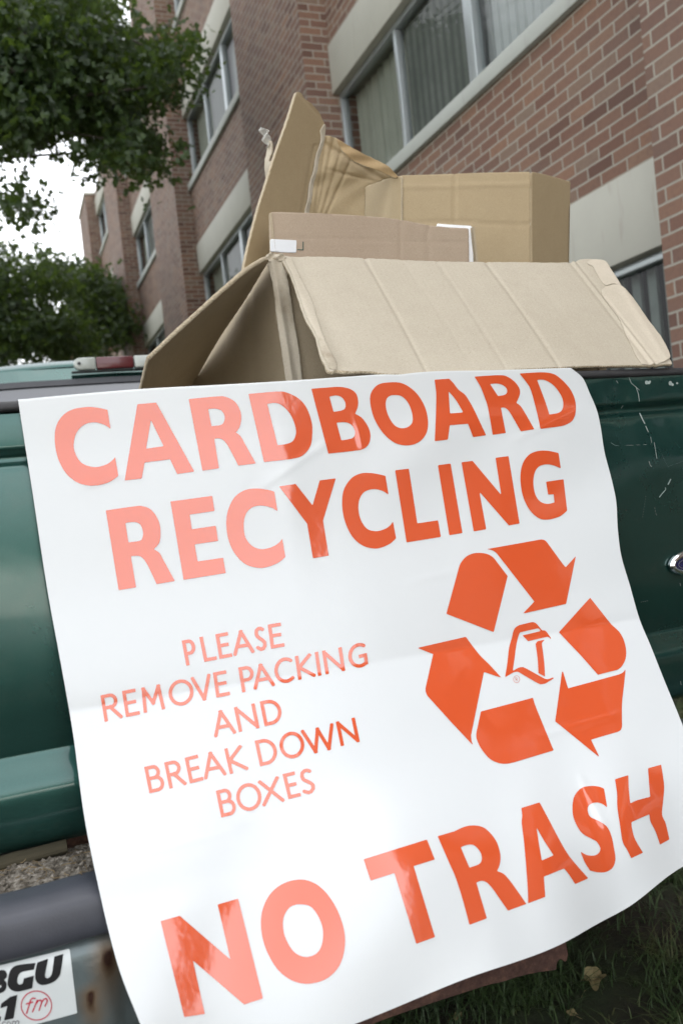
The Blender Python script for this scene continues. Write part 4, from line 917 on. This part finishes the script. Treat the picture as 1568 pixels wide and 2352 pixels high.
A(f,ZE,[(820,585,1),(880,597,1),(935,635,1),(985,700,1),(1020,775,1),(1040,860,1),(1035,940,1),(1010,1010,1),(960,1062,1),(900,1087,1),(835,1092,1),(770,1070,1),(710,1020,1),(660,935,1),(635,850,1),(632,770,1),(650,700,1),(690,640,1),(750,600,1)],[(825,706,1),(870,715,1),(905,755,1),(930,815,1),(932,880,1),(915,930,1),(880,957,1),(835,960,1),(790,935,1),(755,880,1),(740,825,1),(742,770,1),(765,727,1),(795,709,1)])
A(f,ZE,[(1131,486),(1439,390),(1477,487),(1374,519),(1478,865),(1387,898),(1281,553),(1165,590)])
A(f,ZF,[(355,523),(435,500),(490,476,1),(540,470,1),(590,485,1),(640,540,1),(663,605,1),(663,655,1),(648,695),(680,708,1),(710,740,1),(750,795,1),(793,857),(702,890),(660,830,1),(625,780,1),(595,750,1),(570,743,1),(546,752),(598,928),(512,960),(480,840,1),(445,730,1),(415,660,1)],[(469,578),(500,566,1),(535,568,1),(565,600,1),(573,635,1),(560,660,1),(512,678)])
A(f,ZF,[(768,384),(858,356),(895,425,1),(950,530,1),(995,608,1),(1040,665,1),(1098,730),(1033,759),(1005,715,1),(979,682),(879,722),(886,822),(801,854),(800,790,1),(790,650,1),(780,540,1),(770,460,1),(772,420,1)],[(843,479),(880,545,1),(927,617),(869,643),(855,560,1)])
A(f,ZF,[(1176,288),(1192,381),(1165,362,1),(1130,357,1),(1100,372,1),(1096,400,1),(1110,428,1),(1150,447,1),(1190,475,1),(1212,520,1),(1225,580,1),(1232,635,1),(1220,675,1),(1190,697,1),(1150,701,1),(1106,692),(1080,650,1),(1059,598),(1090,615,1),(1125,618,1),(1150,605,1),(1157,580,1),(1140,550,1),(1110,533,1),(1065,505,1),(1030,445,1),(1020,385,1),(1030,325,1),(1065,285,1),(1110,275,1),(1150,278,1)])
A(f,ZF,[(1230,242),(1296,221),(1298,290,1),(1305,361),(1340,345,1),(1404,328),(1398,260,1),(1393,187),(1458,169),(1472,270,1),(1468,340,1),(1462,415,1),(1480,460,1),(1498,538),(1452,564),(1430,500,1),(1405,450,1),(1400,414),(1350,435,1),(1310,454),(1315,490,1),(1330,540,1),(1368,604),(1310,631),(1290,590,1),(1268,550,1),(1255,470,1),(1242,380,1),(1240,310,1)])
raydec(f,ban,'lettering',M['ink'],ban)
for piece in [[(306,524),(378,260),(390,225,1),(420,187,1),(460,166,1),(505,161,1),(550,168,1),(584,187,1),(606,214),(671,299),(588,633)],
 [(550,138),(868,81),(890,84,1),(906,99),(1000,228),(1016,247),(1077,180),(1019,465),(762,523),(830,451),(608,166),(585,148,1)],
 [(1162,428),(1290,590),(1335,632,1),(1362,680,1),(1376,740,1),(1372,795,1),(1350,838,1),(1325,858),(1209,888),(1100,765),(1045,708),(976,634)],
 [(997,858),(1031,969),(1335,886),(1360,872,1),(1374,848),(1366,930,1),(1352,1060,1),(1352,1195),(1346,1215,1),(1330,1227),(1167,1275),(1219,1381),(954,1165)],
 [(822,1025),(845,1095,1),(945,1339),(710,1410),(660,1419,1),(610,1412,1),(560,1385,1),(515,1330,1),(490,1280,1),(484,1245,1),(492,1200),(512,1107)],
 [(134,727),(422,661),(500,765,1),(560,825,1),(634,906),(530,871),(453,1250),(457,1285,1),(469,1313),(330,1165),(195,1015),(185,995,1),(182,970),(228,765)]]:
    c=contour(piece,ZD); a=np.array(c); f=Field(a[:,0].min()-6,a[:,1].min()-6,a[:,0].max()+6,a[:,1].max()+6,G); f.add(c); raydec(f,ban,'recycling_arrow',M['ink'],ban)
f=Field(1150,1420,1280,1580,1.0)
A(f,ZG,[(400,1245),(440,990,1),(460,800,1),(480,680,1),(520,540,1),(545,430,1),(580,360,1),(650,312),(865,260),(910,258,1),(960,285,1),(1000,330,1),(1060,405),(1100,407,1),(1135,425,1),(1222,550),(1212,562),(1185,530,1),(1150,522),(812,600),(710,495),(1030,418),(1020,390,1),(990,370,1),(960,374),(675,438),(650,470,1),(615,600,1),(590,740,1),(570,900,1),(537,1127),(560,1120,1),(640,1075,1),(700,1065,1),(760,1080,1),(1060,1245),(1120,1275,1),(1170,1278,1),(1220,1263,1),(1255,1247),(1268,1266),(1125,1355),(1060,1368,1),(985,1352,1),(680,1175),(640,1153,1),(595,1147,1),(540,1163)])
A(f,ZG,[(1098,575),(1095,592,1),(1065,620,1),(1058,660,1),(1075,780,1),(1100,1000,1),(1113,1235),(995,1170),(985,960,1),(965,790,1),(948,680,1),(950,640,1),(980,602)])
raydec(f,ban,'bird_head_emblem',M['ink'],ban)
f=Field(1170,1545,1200,1575,.4); f.add(ell(605,1280,58,66,ZG),[ell(605,1280,52,60,ZG)]); st(f,ZG,[[(595,1315),(582,1258)],[(582,1258),(602,1250),(618,1260),(616,1278),(588,1288)],[(600,1285),(628,1305)]],.3,ext=False)
raydec(f,ban,'registered_mark',M['ink'],ban)
def arcpts(cx,cy,rx,ry,a0,a1,n=18): return [(cx+rx*math.cos(math.radians(a0+(a1-a0)*i/n)),cy+ry*math.sin(math.radians(a0+(a1-a0)*i/n))) for i in range(n+1)]
GL={'I':[[(.5,0),(.5,1)]],'L':[[(0,1),(0,0)],[(0,0),(1,0)]],'E':[[(0,0),(0,1)],[(0,1),(.92,1)],[(0,.52),(.82,.52)],[(0,0),(1,0)]],
'A':[[(0,0),(.5,1)],[(.5,1),(1,0)],[(.2,.33),(.8,.33)]],'V':[[(0,1),(.5,0)],[(.5,0),(1,1)]],'N':[[(0,0),(0,1)],[(0,1),(1,0)],[(1,0),(1,1)]],
'M':[[(.02,0),(.1,1)],[(.1,1),(.5,.3)],[(.5,.3),(.9,1)],[(.9,1),(.98,0)]],'X':[[(0,0),(.94,1)],[(.03,1),(1,0)]],'K':[[(0,0),(0,1)],[(.05,.5),(.88,1)],[(.05,.52),(1,0)]],
'W':[[(0,1),(.27,0)],[(.27,0),(.5,.95)],[(.5,.95),(.73,0)],[(.73,0),(1,1)]],
'P':[[(0,0),(0,1)],[(0,1),(.45,1)]+arcpts(.5,.73,.5,.27,90,-90)+[(0,.46)]],
'R':[[(0,0),(0,1)],[(0,1),(.4,1)]+arcpts(.45,.75,.37,.25,90,-90)+[(0,.5)],[(.4,.5),(1,0)]],
'B':[[(0,0),(0,1)],[(0,1),(.45,1)]+arcpts(.5,.77,.35,.23,90,-90)+[(0,.54)],[(0,.54),(.5,.54)]+arcpts(.58,.27,.42,.27,90,-90)+[(0,0)]],
'D':[[(0,0),(0,1)],[(0,1),(.3,1)]+arcpts(.35,.5,.65,.5,85,-85)+[(0,0)]],
'O':[arcpts(.5,.5,.5,.5,0,360,36)],'C':[arcpts(.62,.5,.62,.5,52,308,30)],
'G':[arcpts(.62,.5,.62,.5,55,300,30)+[(1,.1)],[(1,.08),(1,.45)],[(1,.45),(.68,.45)]],
'S':[[(.88,.93),(.7,.99),(.45,1.0),(.2,.92),(.12,.77),(.2,.63),(.45,.52),(.72,.41),(.92,.28),(.88,.12),(.65,.01),(.38,0),(.05,.10)]]}
lines=[[('P',553,326,612,315,-23,-123),('L',640,307,703,296,-24,-121),('E',714,293,778,281,-20,-121),('A',783,279,886,262,-18,-119),('S',893,258,952,247,-18,-117),('E',965,243,1032,232,-16,-118)],
[('R',155,600,245,581,-21,-130),('E',259,577,328,563,-20,-128),('M',344,558,452,537,-20,-124),('O',476,533,596,507,-18,-127),('V',594,506,690,487,-21,-124),('E',699,482,767,469,-17,-123),('P',825,457,894,444,-20,-123),('A',882,444,986,424,-21,-119),('C',990,420,1082,402,-16,-124),('K',1098,396,1184,379,-17,-117),('I',1190,378,1216,372,-17,-117),('N',1231,369,1327,350,-18,-116),('G',1350,347,1440,326,-16,-119)],
[('A',690,677,797,656,-26,-124),('N',809,650,910,630,-25,-121),('D',934,622,1027,602,-24,-121)],
[('B',373,949,452,931,-26,-129),('R',471,926,556,907,-27,-128),('E',570,901,638,884,-26,-126),('A',641,882,750,859,-28,-125),('K',765,855,857,833,-28,-124),('D',912,817,1006,797,-27,-125),('O',1020,790,1138,764,-24,-128),('W',1138,764,1296,728,-29,-123),('N',1305,719,1398,697,-25,-119)],
[('B',723,1067,801,1048,-27,-131),('O',810,1047,930,1019,-26,-133),('X',925,1014,1033,988,-27,-126),('E',1050,977,1112,962,-29,-122),('S',1120,961,1190,942,-26,-122)]]
for ln in lines:
    pts=[ZC(p[1],p[2]) for p in ln]+[ZC(p[3],p[4]) for p in ln]; a=np.array(pts)
    f=Field(a[:,0].min()-30,a[:,1].min()-80,a[:,0].max()+20,a[:,1].max()+15,1.3); hw=8.6*.7015/1.49
    for (ch,x0,y0,x1,y1,ux,uy) in ln:
        o_=np.array(ZC(x0,y0)); e=np.array(ZC(x1,y1))-o_; u=np.array([ux,uy])*.7015/1.49; W=np.hypot(*e); H=np.hypot(*u); ix=min(.45,hw/W); iy=hw/H
        fn=lambda p:tuple(o_+e*(ix+p[0]*(1-2*ix))+u*(iy+p[1]*(1-2*iy)))
        clip=[tuple(o_),tuple(o_+e),tuple(o_+e+u),tuple(o_+u)]
        f.strokes([[fn(p) for p in sg] for sg in GL[ch]],hw,clip)
    raydec(f,ban,'lettering',M['ink'],ban)
# ---------------------------------------------------------------- grass and fallen leaves
r=np.random.default_rng(4); V=[];F=[]
def blades(n,x0,x1,y0,y1,h0,h1):
    k=0
    while k<n:
        cx=r.uniform(x0,x1); cy=r.uniform(y0,y1)
        dens=noise.noise(Vector((cx*4,cy*4,0)))
        if dens<-.05 and r.random()<.8: continue
        for _ in range(r.integers(3,9)):
            x=cx+r.normal(0,.012); y=cy+r.normal(0,.012); h=r.uniform(h0,h1); a=r.uniform(0,6.28); l=r.uniform(.2,1.9)*h; w_=r.uniform(.0008,.0018)
            px,py=-math.sin(a)*w_,math.cos(a)*w_; b=len(V); z=GZ
            for t in (0,.4,.75):
                V.append((x+math.cos(a)*l*t*t+px*(1-t*.6),y+math.sin(a)*l*t*t+py*(1-t*.6),z+h*t*(1-.25*t))); V.append((x+math.cos(a)*l*t*t-px*(1-t*.6),y+math.sin(a)*l*t*t-py*(1-t*.6),z+h*t*(1-.25*t)))
            V.append((x+math.cos(a)*l,y+math.sin(a)*l,z+h*.72))
            F.extend([(b,b+1,b+3,b+2),(b+2,b+3,b+5,b+4),(b+4,b+5,b+6)]); k+=1
blades(42000,.2,2.4,.85,2.7,.015,.06); blades(9000,-3,.3,-1.0,4.0,.015,.06)
tag(mesh_obj('grass',V,F,M['blade']),'thin dark grass growing in bare soil beneath the bumper','grass',kind='stuff')
# crumbs of soil
r2=random.Random(12); m=MB()
for i in range(5200):
    x=r2.uniform(.25,2.0); y=r2.uniform(.85,2.3); s=.0012*(9)**(r2.random()**2); z=GZ+s*.4; b=len(m.v)
    for v in ((1,0,0),(-1,0,0),(0,1,0),(0,-1,0),(0,0,1)): m.v.append((x+v[0]*s*r2.uniform(.6,1.3),y+v[1]*s*r2.uniform(.6,1.3),z+v[2]*s*r2.uniform(.4,.9)))
    m.f+=[(b,b+2,b+4),(b+2,b+1,b+4),(b+1,b+3,b+4),(b+3,b,b+4)]
tag(m.build('soil_crumbs',M['ground'],None),'grit and crumbs of soil lying between the grass blades','soil',kind='stuff')
def dead_leaf(px,py,size,rot,label,curl,seed):
    c=atZ(px,py,GZ+.006); rg=random.Random(seed); m=MB(); n=26; m.v.append((0,0,.004)); 
    for i in range(n):
        t=2*math.pi*i/n; lob=.62+.38*abs(math.cos(t*2.5))**1.5+rg.uniform(-.06,.06)
        x=math.cos(t)*lob*size; y=math.sin(t)*lob*size*.75; m.v.append((x,y,curl*abs(math.sin(t*1.5+.4))*size+.002))
    for i in range(n): m.f.append((0,1+i,1+(i+1)%n))
    b=len(m.v); m.tube([(-size*.6,0,.003),(-size*1.2,.004,.006),(-size*1.7,.0,.004)],.0007,5)
    o=mesh_obj('fallen_leaf',m.v,m.f,M['deadleaf']); o.location=c; o.rotation_euler=(.12,-.1,rot)
    q=o.modifiers.new('s','SUBSURF'); q.levels=1; q.render_levels=1
    tag(o,label,'leaf',group='fallen leaves on the grass'); return o
dead_leaf(1362,2258,.030,.5,'curled tan dead leaf on the grass right of the rusty bumper lip',.55,1)
dead_leaf(1312,2332,.013,1.9,'small brown dead leaf lying at the bottom edge below the larger tan one',.4,2)
dead_leaf(1050,2338,.012,.2,'small dead leaf on the grass just under the rusty bumper lip',.4,3)
